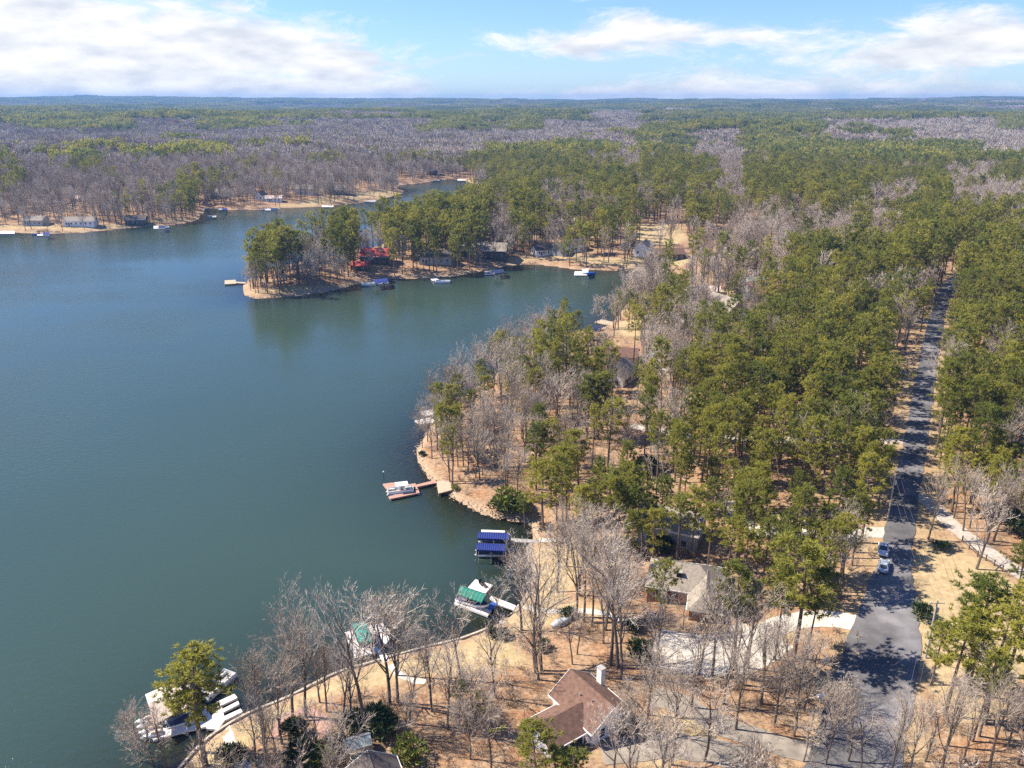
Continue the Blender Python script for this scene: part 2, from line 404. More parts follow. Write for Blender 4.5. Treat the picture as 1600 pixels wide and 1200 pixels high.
# leaf litter, dry lawn and shore sand; the lawn and sand masks are the plots' own shapes
def ground_material():
    m, nt, b = nodes('ground_leaf_litter')
    L = nt.links.new
    tc = nt.nodes.new('ShaderNodeTexCoord')
    def noise(scale, det=6, rough=0.55):
        n = nt.nodes.new('ShaderNodeTexNoise'); n.inputs['Scale'].default_value = scale; n.inputs['Detail'].default_value = det; n.inputs['Roughness'].default_value = rough
        L(tc.outputs['Object'], n.inputs['Vector']); return n.outputs['Fac']
    def ramp(f, *st):
        r = nt.nodes.new('ShaderNodeValToRGB')
        while len(r.color_ramp.elements) < len(st): r.color_ramp.elements.new(0.5)
        for e, (p, c) in zip(r.color_ramp.elements, st): e.position = p; e.color = c+(1,)
        L(f, r.inputs[0]); return r.outputs[0]
    def mix(f, a, c):
        n = nt.nodes.new('ShaderNodeMix'); n.data_type = 'RGBA'
        if isinstance(f, float): n.inputs['Factor'].default_value = f
        else: L(f, n.inputs['Factor'])
        L(a, n.inputs['A']); L(c, n.inputs['B']); return n.outputs['Result']
    def attr(nm):
        a = nt.nodes.new('ShaderNodeAttribute'); a.attribute_name = nm; return a.outputs['Fac']
    fine = noise(1.3, 9, 0.75); big = noise(0.07, 4); mid = noise(0.3, 5)
    litter = ramp(fine, (0.30, (0.12, 0.072, 0.045)), (0.50, (0.31, 0.205, 0.125)), (0.70, (0.47, 0.355, 0.24)))
    straw = ramp(fine, (0.30, (0.13, 0.064, 0.033)), (0.52, (0.32, 0.170, 0.088)), (0.72, (0.46, 0.285, 0.165)))
    c = mix(ramp(mid, (0.46, (0,0,0)), (0.68, (0.9,0.9,0.9))), litter, straw)
    lawn = ramp(noise(0.8, 8, 0.7), (0.30, (0.29, 0.21, 0.115)), (0.55, (0.42, 0.32, 0.18)), (0.75, (0.52, 0.42, 0.265)))
    green = ramp(big, (0.55, (0,0,0)), (0.75, (0.35,0.35,0.35)))
    gcol = nt.nodes.new('ShaderNodeRGB'); gcol.outputs[0].default_value = (0.26, 0.27, 0.09, 1)
    lawn = mix(green, lawn, gcol.outputs[0])
    c = mix(attr('lawn'), c, lawn)
    sand = ramp(fine, (0.3, (0.24, 0.16, 0.10)), (0.7, (0.52, 0.40, 0.27)))
    c = mix(attr('sand'), c, sand)
    L(c, b.inputs['Base Color']); b.inputs['Roughness'].default_value = 0.95; b.inputs['Specular IOR Level'].default_value = 0.1
    bp = nt.nodes.new('ShaderNodeBump'); bp.inputs['Strength'].default_value = 0.6; bp.inputs['Distance'].default_value = 0.25
    L(fine, bp.inputs['Height']); L(bp.outputs[0], b.inputs['Normal'])
    return m
M['ground'] = ground_material()
def water_material():
    m = bpy.data.materials.new('lake_water'); m.use_nodes = True
    nt = m.node_tree; nt.nodes.clear(); L = nt.links.new
    out = nt.nodes.new('ShaderNodeOutputMaterial')
    a = nt.nodes.new('ShaderNodeAttribute'); a.attribute_name = 'depth'
    tc = nt.nodes.new('ShaderNodeTexCoord')
    mp = nt.nodes.new('ShaderNodeMapping'); mp.inputs['Scale'].default_value = (0.55, 1.0, 1.0); mp.inputs['Rotation'].default_value = (0, 0, 0.5)
    L(tc.outputs['Object'], mp.inputs[0])
    n = nt.nodes.new('ShaderNodeTexNoise'); n.inputs['Scale'].default_value = 0.9; n.inputs['Detail'].default_value = 5; n.inputs['Roughness'].default_value = 0.6
    L(mp.outputs[0], n.inputs['Vector'])
    nb = nt.nodes.new('ShaderNodeTexNoise'); nb.inputs['Scale'].default_value = 0.012; nb.inputs['Detail'].default_value = 4
    L(mp.outputs[0], nb.inputs['Vector'])
    rr = nt.nodes.new('ShaderNodeMapRange'); rr.inputs['From Min'].default_value = 0.35; rr.inputs['From Max'].default_value = 0.68
    rr.inputs['To Min'].default_value = 0.06; rr.inputs['To Max'].default_value = 1.25
    L(nb.outputs['Fac'], rr.inputs['Value'])
    bp = nt.nodes.new('ShaderNodeBump'); bp.inputs['Distance'].default_value = 0.20
    L(rr.outputs[0], bp.inputs['Strength']); L(n.outputs['Fac'], bp.inputs['Height'])
    fr = nt.nodes.new('ShaderNodeFresnel'); fr.inputs['IOR'].default_value = 1.46
    L(bp.outputs[0], fr.inputs['Normal'])
    gl = nt.nodes.new('ShaderNodeBsdfGlossy'); gl.inputs['Roughness'].default_value = 0.09; L(bp.outputs[0], gl.inputs['Normal'])
    murk = nt.nodes.new('ShaderNodeBsdfDiffuse'); murk.inputs['Color'].default_value = (0.038, 0.066, 0.051, 1)
    tr = nt.nodes.new('ShaderNodeBsdfTransparent'); tr.inputs['Color'].default_value = (0.42, 0.41, 0.20, 1)
    # Beer's law: how much of the bed the murk hides
    mu = nt.nodes.new('ShaderNodeMath'); mu.operation = 'MULTIPLY'; mu.inputs[1].default_value = -1.0; L(a.outputs['Fac'], mu.inputs[0])
    ex = nt.nodes.new('ShaderNodeMath'); ex.operation = 'EXPONENT'; L(mu.outputs[0], ex.inputs[0])
    m1 = nt.nodes.new('ShaderNodeMixShader'); L(ex.outputs[0], m1.inputs[0]); L(murk.outputs[0], m1.inputs[1]); L(tr.outputs[0], m1.inputs[2])
    m2 = nt.nodes.new('ShaderNodeMixShader'); L(fr.outputs[0], m2.inputs[0]); L(m1.outputs[0], m2.inputs[1]); L(gl.outputs[0], m2.inputs[2])
    L(m2.outputs[0], out.inputs['Surface'])
    return m
M['water'] = water_material()
# ------------------------------------------------------------------ land use (plots, roads, drives), all in metres
def gxy(px, py): p = gat(px, py); return (p.x, p.y)
ROAD = [gxy(*p) for p in [(1300,1290),(1330,1200),(1350,1130),(1367,1060),(1381,1000),(1391,930),(1400,870),(1410,800),(1419,750),(1429,700),(1438,640),(1445,600),(1453,550),(1462,505),(1470,475),(1484,447),(1508,425),(1540,405),(1575,390)]]
DRIVES = [   # (name, material, width, pixel line, label)
 ('driveway', 'concrete', 4.6, [(1352,978),(1310,968),(1262,968),(1215,978),(1188,992)], 'pale concrete drive meeting the road below the parked cars'),
 ('driveway', 'concrete', 10.5, [(1196,990),(1160,1015),(1110,1022),(1062,1018),(1020,1012)], 'broad pale concrete court below the grey hip-roofed house'),
 ('driveway', 'concrete', 4.0, [(1130,782),(1150,805),(1178,828),(1230,834),(1300,834),(1392,832)], 'curved white concrete drive through the pines to the road'),
 ('driveway', 'gravel', 3.6, [(1416,768),(1446,782),(1482,815),(1512,840),(1550,868),(1600,900),(1660,940)], 'straight pale gravel track right of the road'),
 ('driveway', 'gravel', 3.6, [(985,665),(1050,676),(1120,684),(1220,688),(1330,690),(1425,690)], 'tan gravel drive crossing the pine wood'),
 ('driveway', 'concrete', 3.4, [(985,573),(1020,576),(1045,580)], 'short pale drive at the edge of the shore wood'),
 ('driveway', 'concrete', 3.4, [(1462,508),(1440,501),(1412,496)], 'far pale drive turning left off the road'),
 ('driveway', 'olddrive', 4.2, [(1345,1165),(1290,1180),(1230,1168),(1180,1152),(1120,1130),(1060,1098),(1020,1088)], 'old grey asphalt drive curving to the brown-roofed house'),
 ('driveway', 'olddrive', 5.0, [(1180,1190),(1100,1172),(1030,1165),(985,1172),(940,1176)], 'grey asphalt apron before the open carport'),
 ('path', 'concrete', 1.5, [(806,946),(850,955),(910,955),(950,960),(1000,982)], 'pale footpath from the green-canopied boat lift'),
 ('path', 'concrete', 1.7, [(349,1128),(356,1150),(366,1172),(382,1200),(390,1225)], 'stone footpath behind the tan-roofed boathouse'),
 ('path', 'concrete', 1.3, [(608,1040),(622,1052),(640,1062),(665,1066)], 'short pale footpath behind the teal-canopied dock'),
 ('path', 'mulch', 2.2, [(432,1152),(440,1132),(452,1118),(480,1114),(505,1130),(512,1165),(535,1178)], 'red mulch footpath through the bare trees by the greenhouse'),
 ('path', 'concrete', 1.6, [(842,845),(870,844),(905,843)], 'white footpath continuing the grey gangway ashore'),
]
DR = [(n, m, w, [gxy(*p) for p in l], lab) for n, m, w, l, lab in DRIVES]
LAWN_PX = [
 [(284,1205),(323,1162),(382,1124),(447,1097),(525,1058),(622,1029),(720,1004),(770,985),(800,1002),(830,1040),(730,1050),(640,1062),(540,1085),(500,1096),(420,1140),(330,1215)],
 [(800,965),(838,905),(828,866),(840,852),(905,848),(925,870),(900,900),(880,940),(940,945),(960,960),(880,968),(820,985),(790,990)],
 [(1432,850),(1480,840),(1530,870),(1600,920),(1640,1000),(1560,1120),(1500,1130),(1450,1080),(1430,1000),(1428,930)],
 [(980,350),(1060,350),(1075,372),(1055,384),(1010,382),(982,372)],
 [(780,408),(860,405),(920,414),(1000,420),(1070,415),(1080,402),(990,400),(960,404),(900,396),(830,398),(790,402)],
 [(500,320),(560,312),(640,302),(600,295),(540,303),(510,306),(470,315),(430,322),(470,323)],
 [(390,462),(470,459),(525,450),(480,446),(420,450),(392,452)],
 [(0,360),(110,362),(230,352),(300,345),(270,340),(200,348),(120,354),(0,352)],
 [(1180,985),(1200,960),(1250,975),(1240,1010),(1200,1030),(1160,1035)],
 [(1180,800),(1230,798),(1290,815),(1290,830),(1190,828)],
 [(575,372),(610,370),(640,380),(600,388)],
 [(1070,455),(1130,450),(1150,458),(1120,468),(1080,466)],
 [(960,505),(1010,498),(1035,512),(1000,530),(960,522)],
 [(1040,1085),(1100,1100),(1140,1180),(1040,1200),(960,1195),(930,1180),(1020,1170)],
]
LAWNS = [[gxy(*p) for p in l] for l in LAWN_PX]
FARLAWN = None

# ------------------------------------------------------------------ terrain sheet (polar grid, finer near the place)
def polar(r0, r1, nr, a0, a1, na):
    r = r0*(r1/r0)**np.linspace(0, 1, nr)
    a = np.radians(np.linspace(a0, a1, na))
    R, A = np.meshgrid(r, a, indexing='ij')
    i, j = np.meshgrid(np.arange(nr-1), np.arange(na-1), indexing='ij')
    k = i*na + j
    F = np.stack([k, k+1, k+na+1, k+na], -1).reshape(-1, 4)
    return (R*np.sin(A)).ravel(), (R*np.cos(A)).ravel(), F
gx, gy, gF = polar(38.0, 9600.0, 540, -52, 52, 300)
gsd = -poly_sd(gx, gy, LAKE)
gh = height(gx, gy, gsd)
ground_me = mesh_np('ground', np.stack([gx, gy, gh], -1), gF, M['ground'], True)
ground = link('ground', ground_me); tag(ground, kind='structure')
lawn = np.zeros(len(gx))
jit = (fbm(gx/3.0, gy/3.0, 77, 2)-0.5)*4.0
near = np.hypot(gx, gy) < 1100
for pl in LAWNS:
    pa = np.array(pl); c = near & (gx > pa[:,0].min()-6) & (gx < pa[:,0].max()+6) & (gy > pa[:,1].min()-6) & (gy < pa[:,1].max()+6)
    if c.any(): lawn[c] = np.maximum(lawn[c], smooth(-0.8, 1.2, poly_sd(gx[c], gy[c], pl)+jit[c]*0.5))
rd = np.full(len(gx), 999.0); rd[near] = line_dist(gx[near], gy[near], ROAD)
lawn = np.maximum(lawn, 0.55*smooth(8.5, 5.5, rd+jit))
sand = smooth(1.5, 0.3, np.abs(gsd-0.2)+jit*0.25)*near
sand = np.maximum(sand, (gsd < 0)*0.6)
for nm, arr in (('lawn', lawn), ('sand', sand)):
    at_ = ground_me.attributes.new(nm, 'FLOAT', 'POINT'); at_.data.foreach_set('value', arr.astype(np.float32))
BVH = BVHTree.FromPolygons([tuple(v) for v in np.stack([gx, gy, gh], -1)[: 400*300].tolist()], [tuple(f) for f in gF[: 399*299].tolist()])
def gz(x, y):
    h = BVH.ray_cast(Vector((x, y, 400)), Vector((0, 0, -1)))
    return h[0].z if h[0] is not None else hz(x, y)
# water sheet
wx, wy, wF = polar(30.0, 2300.0, 330, -64, 40, 300)
wsd = -poly_sd(wx, wy, LAKE)
keep = (wsd[wF] < 6).any(1)
used = np.unique(wF[keep]); remap = np.full(len(wx), -1); remap[used] = np.arange(len(used))
water_me = mesh_np('lake', np.stack([wx[used], wy[used], np.zeros(len(used))], -1), remap[wF[keep]], M['water'], False)
dep = np.maximum(0.0, -height(wx[used], wy[used], wsd[used]))
a_ = water_me.attributes.new('depth', 'FLOAT', 'POINT'); a_.data.foreach_set('value', dep.astype(np.float32))
lake = link('lake', water_me); tag(lake, kind='structure')

def resample(line, step):
    out = [Vector((*line[0], 0))]
    P = [Vector((*p, 0)) for p in line]
    # Catmull-Rom
    for i in range(len(P)-1):
        p0 = P[max(i-1, 0)]; p1 = P[i]; p2 = P[i+1]; p3 = P[min(i+2, len(P)-1)]
        n = max(2, int((p2-p1).length/step))
        for k in range(1, n+1):
            t = k/n
            out.append(0.5*((2*p1)+(p2-p0)*t+(2*p0-5*p1+4*p2-p3)*t*t+(3*p1-p0-3*p2+p3)*t**3))
    return out
def strip(name, line, w, mat, dz, step=1.5, nw=5, ragged=0.0, wfun=None):
    pts = resample(line, step); V = []; n = len(pts)
    for i, p in enumerate(pts):
        t = (pts[min(i+1, n-1)]-pts[max(i-1, 0)]).normalized(); s = Vector((t.y, -t.x, 0))
        ww = w if wfun is None else wfun(p)
        for k in range(nw):
            f = (k/(nw-1)-0.5)*ww
            if ragged and k in (0, nw-1): f += random.uniform(-ragged, ragged)
            q = p + s*f
            V.append((q.x, q.y, gz(q.x, q.y)+dz))
    F = [(i*nw+k, i*nw+k+1, (i+1)*nw+k+1, (i+1)*nw+k) for i in range(n-1) for k in range(nw-1)]
    return link(name, mesh_np(name, V, F, mat, True))
random.seed(3)
road = strip('road', ROAD, 6.6, M['asphalt'], 0.10, 1.6, 7, 0.25, lambda p: 5.3 + 5.6*max(0.0, min(1.0, (132-p.y)/26.0)))
tag(road, kind='structure')
for i, (n, m, w, l, lab) in enumerate(DR):
    o = strip(n, l, w, M[m], 0.055 + 0.006*i % 0.03, 1.5, max(4, int(w/1.2)+1), 0.18)
    tag(o, lab, kind='structure')

# ------------------------------------------------------------------ tree models
def frame(d):
    d = d/np.linalg.norm(d); a = np.array([0,0,1.0]) if abs(d[2]) < 0.9 else np.array([1.0,0,0])
    u = cross3(d, a); u /= np.linalg.norm(u); return d, u, cross3(d, u)
class TM:
    """triangle soup for one tree part"""
    def __init__(s): s.V = []; s.F = []; s.n = 0
    def tube(s, pts, rad, n=4):
        base = s.n
        for i, p in enumerate(pts):
            d = pts[min(i+1, len(pts)-1)] - pts[max(i-1, 0)]
            d, u, w = frame(d)
            for k in range(n):
                t = 2*math.pi*k/n; s.V.append(p + rad[i]*(u*math.cos(t)+w*math.sin(t)))
        for i in range(len(pts)-1):
            for k in range(n):
                a = base+i*n+k; b = base+i*n+(k+1) % n
                s.F += [(a, b, b+n), (a, b+n, a+n)]
        s.n += len(pts)*n
    def tri(s, a, b, c):
        s.V += [a, b, c]; s.F.append((s.n, s.n+1, s.n+2)); s.n += 3
    def mesh(s, name, mat): return mesh_np(name, np.array(s.V), np.array(s.F), mat, False)
UP = np.array([0.0, 0.0, 1.0])
def cross3(a, b): return np.array([a[1]*b[2]-a[2]*b[1], a[2]*b[0]-a[0]*b[2], a[0]*b[1]-a[1]*b[0]])
def rvec(R): v = R.normal(size=3); return v/np.linalg.norm(v)
def pine(seed, H=24.0, limbs=44, clumps=7, blades=16, bw=0.17, bl=0.66, rmax=4.0, base=0.5, trunk_n=6):
    R = np.random.default_rng(seed); T = TM(); C = TM()
    lean = R.normal(size=2)*0.35
    def tp(t): return np.array([lean[0]*t*t*2 + 0.25*math.sin(3*t+seed), lean[1]*t*t*2 + 0.25*math.cos(2.3*t+seed)-0.25*math.cos(seed), H*t])
    ts = np.linspace(0, 0.985, 9); T.tube([tp(t)-np.array([0,0,0.6 if t == 0 else 0]) for t in ts], [0.30*(1-t)**0.75+0.03 for t in ts], trunk_n)
    lop = R.uniform(0, 6.28); lopa = R.uniform(0.05, 0.30)
    for i in range(limbs):
        f = (i+R.uniform(0, 1))/limbs
        t = base + (1-base)*f**0.9*0.97
        prof = math.sqrt(max(0.03, 1-((f-0.35)/0.68)**2)) if f > 0.35 else 0.62+0.38*(f/0.35)
        if f < 0.25 and R.uniform() < 0.45: continue
        a = i*2.4 + R.normal()*0.5
        L = rmax*prof*R.uniform(0.65, 1.12)*(1+lopa*math.cos(a-lop))
        up = -0.05 + 0.85*f + R.normal()*0.12
        d = np.array([math.cos(a), math.sin(a), up]); d /= np.linalg.norm(d)
        p0 = tp(t); mid = p0 + d*L*0.5 - np.array([0,0,0.04*L]); tip = p0 + d*L + np.array([0,0,0.10*L])
        T.tube([p0, mid, tip], [0.075*(1-f*0.6), 0.05*(1-f*0.5), 0.02], 3)
        for k in range(clumps):
            u = R.uniform(0.42, 1.04); c = (p0*(1-u)**2 + 2*u*(1-u)*mid + tip*u*u) if u <= 1 else tip + d*0.2
            c = c + R.normal(size=3)*np.array([0.42, 0.42, 0.24])*(0.5+u*0.6)*rmax/4.0
            dirc = d*0.7 + np.array([0,0,0.75]) + R.normal(size=3)*0.3
            for b in range(blades):
                e = rvec(R) + dirc*0.5; e /= np.linalg.norm(e)
                s_ = cross3(e, rvec(R)*0.8+UP); s_ /= np.linalg.norm(s_)+1e-9
                l = bl*R.uniform(0.7, 1.25); o = c + rvec(R)*0.16*bl/0.62
                C.tri(o - s_*bw*0.5, o + s_*bw*0.5, o + e*l)
    return T, C
def bare(seed, H=17.0, kids=(8, 6, 5, 5), spread=0.75, twig_w=0.045, fork=0.34, seg=1.0, rtrunk=0.26):
    R = np.random.default_rng(seed); T = TM(); C = TM()
    def branch(p, d, L, r, lev):
        n = 4 if lev == 0 else (3 if lev < 3 else 2)
        pts = [p]; dd = d.copy()
        for i in range(n):
            dd = dd + rvec(R)*(0.10 if lev == 0 else 0.24) + np.array([0,0,0.06 if lev else 0.02])
            dd /= np.linalg.norm(dd); pts.append(pts[-1] + dd*L/n)
        if lev >= 4 or lev >= len(kids):
            s_ = cross3(d, rvec(R)); s_ /= np.linalg.norm(s_)+1e-9
            C.tri(p - s_*twig_w*0.5, p + s_*twig_w*0.5, pts[-1]); return
        rad = [r*(1-0.62*i/n) for i in range(n+1)]
        (T if lev < 2 else C).tube(pts, rad, (6, 5, 3, 3)[lev])
        k = kids[lev]
        for i in range(k):
            f = (fork if lev == 0 else 0.25) + (1-(fork if lev == 0 else 0.25))*(i+R.uniform(0.2, 1.0))/k
            f = min(f, 1.0); x = f*n; j = min(int(x), n-1); q = pts[j] + (pts[j+1]-pts[j])*(x-j)
            loc = pts[j+1]-pts[j]; loc, u, w = frame(loc)
            a = i*2.4 + R.uniform(0, 1.2); sp_ = spread*(1.0 if lev == 0 else 0.85)*R.uniform(0.6, 1.25)*(1.1-0.5*f if lev == 0 else 1)
            nd = loc*math.cos(sp_) + (u*math.cos(a)+w*math.sin(a))*math.sin(sp_)
            nd = nd + np.array([0,0,0.12]); nd /= np.linalg.norm(nd)
            sc = (0.62, 0.58, 0.56, 0.60)[lev]*R.uniform(0.7, 1.2)*((1.15-0.55*f) if lev == 0 else (1.1-0.4*f))
            branch(q, nd, L*sc, r*(0.45 if lev == 0 else 0.48)*(1.1-0.4*f), lev+1)
    branch(np.array([0,0,-0.5]), np.array([0.02*R.normal(),0.02*R.normal(),1.0]), H*0.80, rtrunk*H/17.0, 0)
    return T, C
def tuftball(seed, n, rx, rz, blade, w, z0=0.0, hollow=0.45, upb=0.5):
    R = np.random.default_rng(seed); C = TM()
    lobes = [np.array([R.normal()*rx*0.35, R.normal()*rx*0.35, z0+rz*R.uniform(0.6, 1.2)]) for _ in range(7)]
    for i in range(n):
        c = lobes[R.integers(7)]; e = rvec(R); e[2] = abs(e[2])*0.9+0.05 if R.uniform() < 0.75 else e[2]
        rr = R.uniform(hollow, 1.0)**0.6
        p = c + e*np.array([rx*0.62, rx*0.62, rz*0.62])*rr; p[2] = max(p[2], 0.02)
        d = e + rvec(R)*0.8 + np.array([0,0,upb]); d /= np.linalg.norm(d)
        s_ = cross3(d, rvec(R)); s_ /= np.linalg.norm(s_)+1e-9
        C.tri(p-s_*w*0.5, p+s_*w*0.5, p+d*blade*R.uniform(0.6, 1.3))
    return C
PINES = [pine(100+i, H=[24,26,22,25,21,27,23,20][i], rmax=[4.3,4.7,4.0,4.5,4.8,4.1,3.8,5.0][i], base=[0.52,0.56,0.46,0.5,0.42,0.58,0.5,0.4][i], limbs=[46,48,40,48,46,44,38,50][i]) for i in range(8)]
PINES = [(T.mesh('pine_trunk', M['pinetrunk']), C.mesh('pine_crown', M['pine'])) for T, C in PINES]
BARES = [bare(200+i, H=[17,19,15,18,16,20,14,17][i], spread=[0.75,0.62,0.85,0.7,0.95,0.55,0.8,0.65][i], twig_w=0.05, kids=[(8,6,6,5),(9,6,5,5),(9,7,6,6),(7,6,6,5),(8,7,6,5),(9,5,5,4),(8,6,6,5),(7,6,5,5)][i], fork=[0.32,0.42,0.25,0.36,0.28,0.45,0.2,0.38][i]) for i in range(8)]
BARES = [(T.mesh('bare_trunk', M['bark']), C.mesh('bare_crown', M['twig'])) for T, C in BARES]

# prototypes for the mass of the forest, kept outside the scene and placed by geometry nodes
def proto_coll(name, meshes):
    c = bpy.data.collections.new(name)
    for i, me in enumerate(meshes):
        o = bpy.data.objects.new('%s_%02d' % (name, i), me); c.objects.link(o)
    return c
def joined(parts, name, mats):
    V = []; F = []; mi = []; n = 0
    for k, t in enumerate(parts):
        V += t.V; F += [tuple(a+n for a in f) for f in t.F]; mi += [k]*len(t.F); n += t.n
    return mesh_np(name, np.array(V), np.array(F), mats, False, mi)
C_PINE1 = proto_coll('pine_mid', [joined(pine(300+i, H=[24,26,22,25,20,23,27,21,24,18][i], limbs=[28,24,30,26,34,20,22,30,16,30][i], clumps=5, blades=8, bw=0.30, bl=0.95, rmax=[4.2,4.6,4.0,4.8,4.6,3.6,3.9,5.2,3.3,4.4][i], base=[0.5,0.55,0.42,0.5,0.34,0.56,0.6,0.45,0.62,0.3][i], trunk_n=4), 'pm', [M['pinetrunk'], M['pine']]) for i in range(10)])
C_BARE1 = proto_coll('bare_mid', [joined(bare(400+i, H=[16,18,15,17,14,19][i], kids=(8,6,5,4), spread=[0.75,0.6,0.85,0.7,0.8,0.55][i], twig_w=0.15, fork=0.3), 'bm', [M['bark'], M['twig']]) for i in range(6)])
def patch(seed, kind, W, n, detail):
    R = np.random.default_rng(seed); P = TM(); B = TM(); T = TM()
    for i in range(n):
        x, y = R.uniform(-W/2, W/2, 2); H = R.uniform(16, 25)
        isp = R.uniform() < (0.93 if kind == 'pine' else 0.03)
        rx = R.uniform(3.0, 4.4)
        if not isp: H *= 0.78; rx *= 1.1
        X = P if isp else B
        T.tube([np.array([x,y,0]), np.array([x,y,H*0.7])], [0.28,0.15], 3)
        for k in range(detail):
            e = rvec(R); e[2] = abs(e[2]) if R.uniform() < 0.8 else e[2]*0.6
            c = np.array([x, y, H*(0.72 if isp else 0.62)]) + e*np.array([rx, rx, H*(0.27 if isp else 0.36)])*R.uniform(0.55, 1.0)
            if isp:
                d = rvec(R)*0.8+np.array([0,0,1.1]); s_ = cross3(d, rvec(R)); s_ /= np.linalg.norm(s_)+1e-9; d /= np.linalg.norm(d)
                l = 34.0/detail**0.5*0.36
                X.tri(c-s_*l*0.42, c+s_*l*0.42, c+d*l)
            else:
                d = e+np.array([0,0,0.5])+rvec(R)*0.4; d /= np.linalg.norm(d); s_ = cross3(d, rvec(R)); s_ /= np.linalg.norm(s_)+1e-9
                l = 3.0; w = 4.6/detail**0.5
                X.tri(c-d*l*0.5-s_*w*0.5, c-d*l*0.5+s_*w*0.5, c+d*l*0.5)
    return joined([T, P, B], 'patch', [M['bark'], M['pine'], M['twig']])
C_PINE2 = proto_coll('pine_far', [patch(500+i, 'pine', 30, 26, 40) for i in range(4)])
C_BARE2 = proto_coll('bare_far', [patch(520+i, 'bare', 30, 28, 46) for i in range(4)])
C_PINE3 = proto_coll('pine_horizon', [patch(540+i, 'pine', 90, 150, 12) for i in range(3)])
C_BARE3 = proto_coll('bare_horizon', [patch(560+i, 'bare', 90, 150, 14) for i in range(3)])
def sapling(seed, n, h):
    R = np.random.default_rng(seed); C = TM()
    for i in range(n):
        a = R.uniform(0, 6.28); p = np.array([R.normal()*0.35, R.normal()*0.35, 0.0])
        d = np.array([math.cos(a)*R.uniform(0.1, 0.7), math.sin(a)*R.uniform(0.1, 0.7), 1.0]); d /= np.linalg.norm(d)
        L = h*R.uniform(0.5, 1.1)
        for k in range(9):
            q = p + d*L*(k/9.0); e = d + rvec(R)*0.8; e /= np.linalg.norm(e); s_ = cross3(e, rvec(R)); s_ /= np.linalg.norm(s_)+1e-9
            C.tri(q-s_*0.035, q+s_*0.035, q+e*L*0.35)
    return C.mesh('sapling', M['brush'])
C_BRUSH = proto_coll('brush', [sapling(600+i, [9,12,7,14,10][i], [1.6,2.4,3.2,1.2,2.8][i]) for i in range(5)])

def scatter(name, coll, P, rot, scl, idx, label, cat):
    P = np.asarray(P, np.float32)
    if len(P) == 0: return None
    me = bpy.data.meshes.new(name); me.vertices.add(len(P)); me.vertices.foreach_set('co', P.ravel())
    for nm, typ, arr in (('rz', 'FLOAT', rot), ('sc', 'FLOAT', scl), ('vi', 'INT', idx)):
        a = me.attributes.new(nm, typ, 'POINT'); a.data.foreach_set('value', np.asarray(arr, np.float32 if typ == 'FLOAT' else np.int32))
    o = link(name, me); tag(o, label, cat, None, 'stuff')
    g = bpy.data.node_groups.new(name, 'GeometryNodeTree')
    g.interface.new_socket('Geometry', in_out='INPUT', socket_type='NodeSocketGeometry')
    g.interface.new_socket('Geometry', in_out='OUTPUT', socket_type='NodeSocketGeometry')
    N = g.nodes.new; gi = N('NodeGroupInput'); go = N('NodeGroupOutput')
    ci = N('GeometryNodeCollectionInfo'); ci.inputs['Collection'].default_value = coll
    ci.inputs['Separate Children'].default_value = True; ci.inputs['Reset Children'].default_value = True
    ip = N('GeometryNodeInstanceOnPoints'); ip.inputs['Pick Instance'].default_value = True
    def named(nm, typ):
        n = N('GeometryNodeInputNamedAttribute'); n.data_type = typ; n.inputs['Name'].default_value = nm; return n.outputs['Attribute']
    cx = N('ShaderNodeCombineXYZ'); g.links.new(named('rz', 'FLOAT'), cx.inputs[2])
    er = N('FunctionNodeEulerToRotation'); g.links.new(cx.outputs[0], er.inputs[0])
    L = g.links.new
    m2p = N('GeometryNodeMeshToPoints')
    L(gi.outputs[0], m2p.inputs['Mesh']); L(m2p.outputs[0], ip.inputs['Points'])
    L(ci.outputs[0], ip.inputs['Instance']); L(named('vi', 'INT'), ip.inputs['Instance Index'])
    L(er.outputs[0], ip.inputs['Rotation']); L(named('sc', 'FLOAT'), ip.inputs['Scale'])
    L(ip.outputs[0], go.inputs[0])
    md = o.modifiers.new('place', 'NODES'); md.node_group = g
    return o
# ------------------------------------------------------------------ buildings (placed first: trees keep clear of them)
FOOT = []      # (x, y, radius) kept clear of trees
LAND = []      # landmarks used to tell trees apart: (x, y, phrase)
def windows_on(mb_f, mb_p, parent, wallm, L, W, H, side, xs, z0=1.0, z1=2.2, w=1.0):
    for x in xs:
        f = MB(); p = MB()
        if side in ('front', 'back'):
            s = -1 if side == 'front' else 1; y = s*W/2
            a, b = sorted((y+s*0.003, y+s*0.07)); c, d = sorted((y+s*0.07, y+s*0.075))
            f.box(x-w/2-0.09, x+w/2+0.09, a, b, z0-0.09, z1+0.09)
            p.box(x-w/2, x+w/2, c, d+0.004, z0, z1)
        else:
            s = -1 if side == 'left' else 1; q = s*L/2
            a, b = sorted((q+s*0.003, q+s*0.07)); c, d = sorted((q+s*0.07, q+s*0.075))
            f.box(a, b, x-w/2-0.09, x+w/2+0.09, z0-0.09, z1+0.09)
            p.box(c, d+0.004 if s > 0 else d, x-w/2, x+w/2, z0, z1)
        fo = f.build('window', M['trim'], parent); p.build('pane', M['glass'], fo)
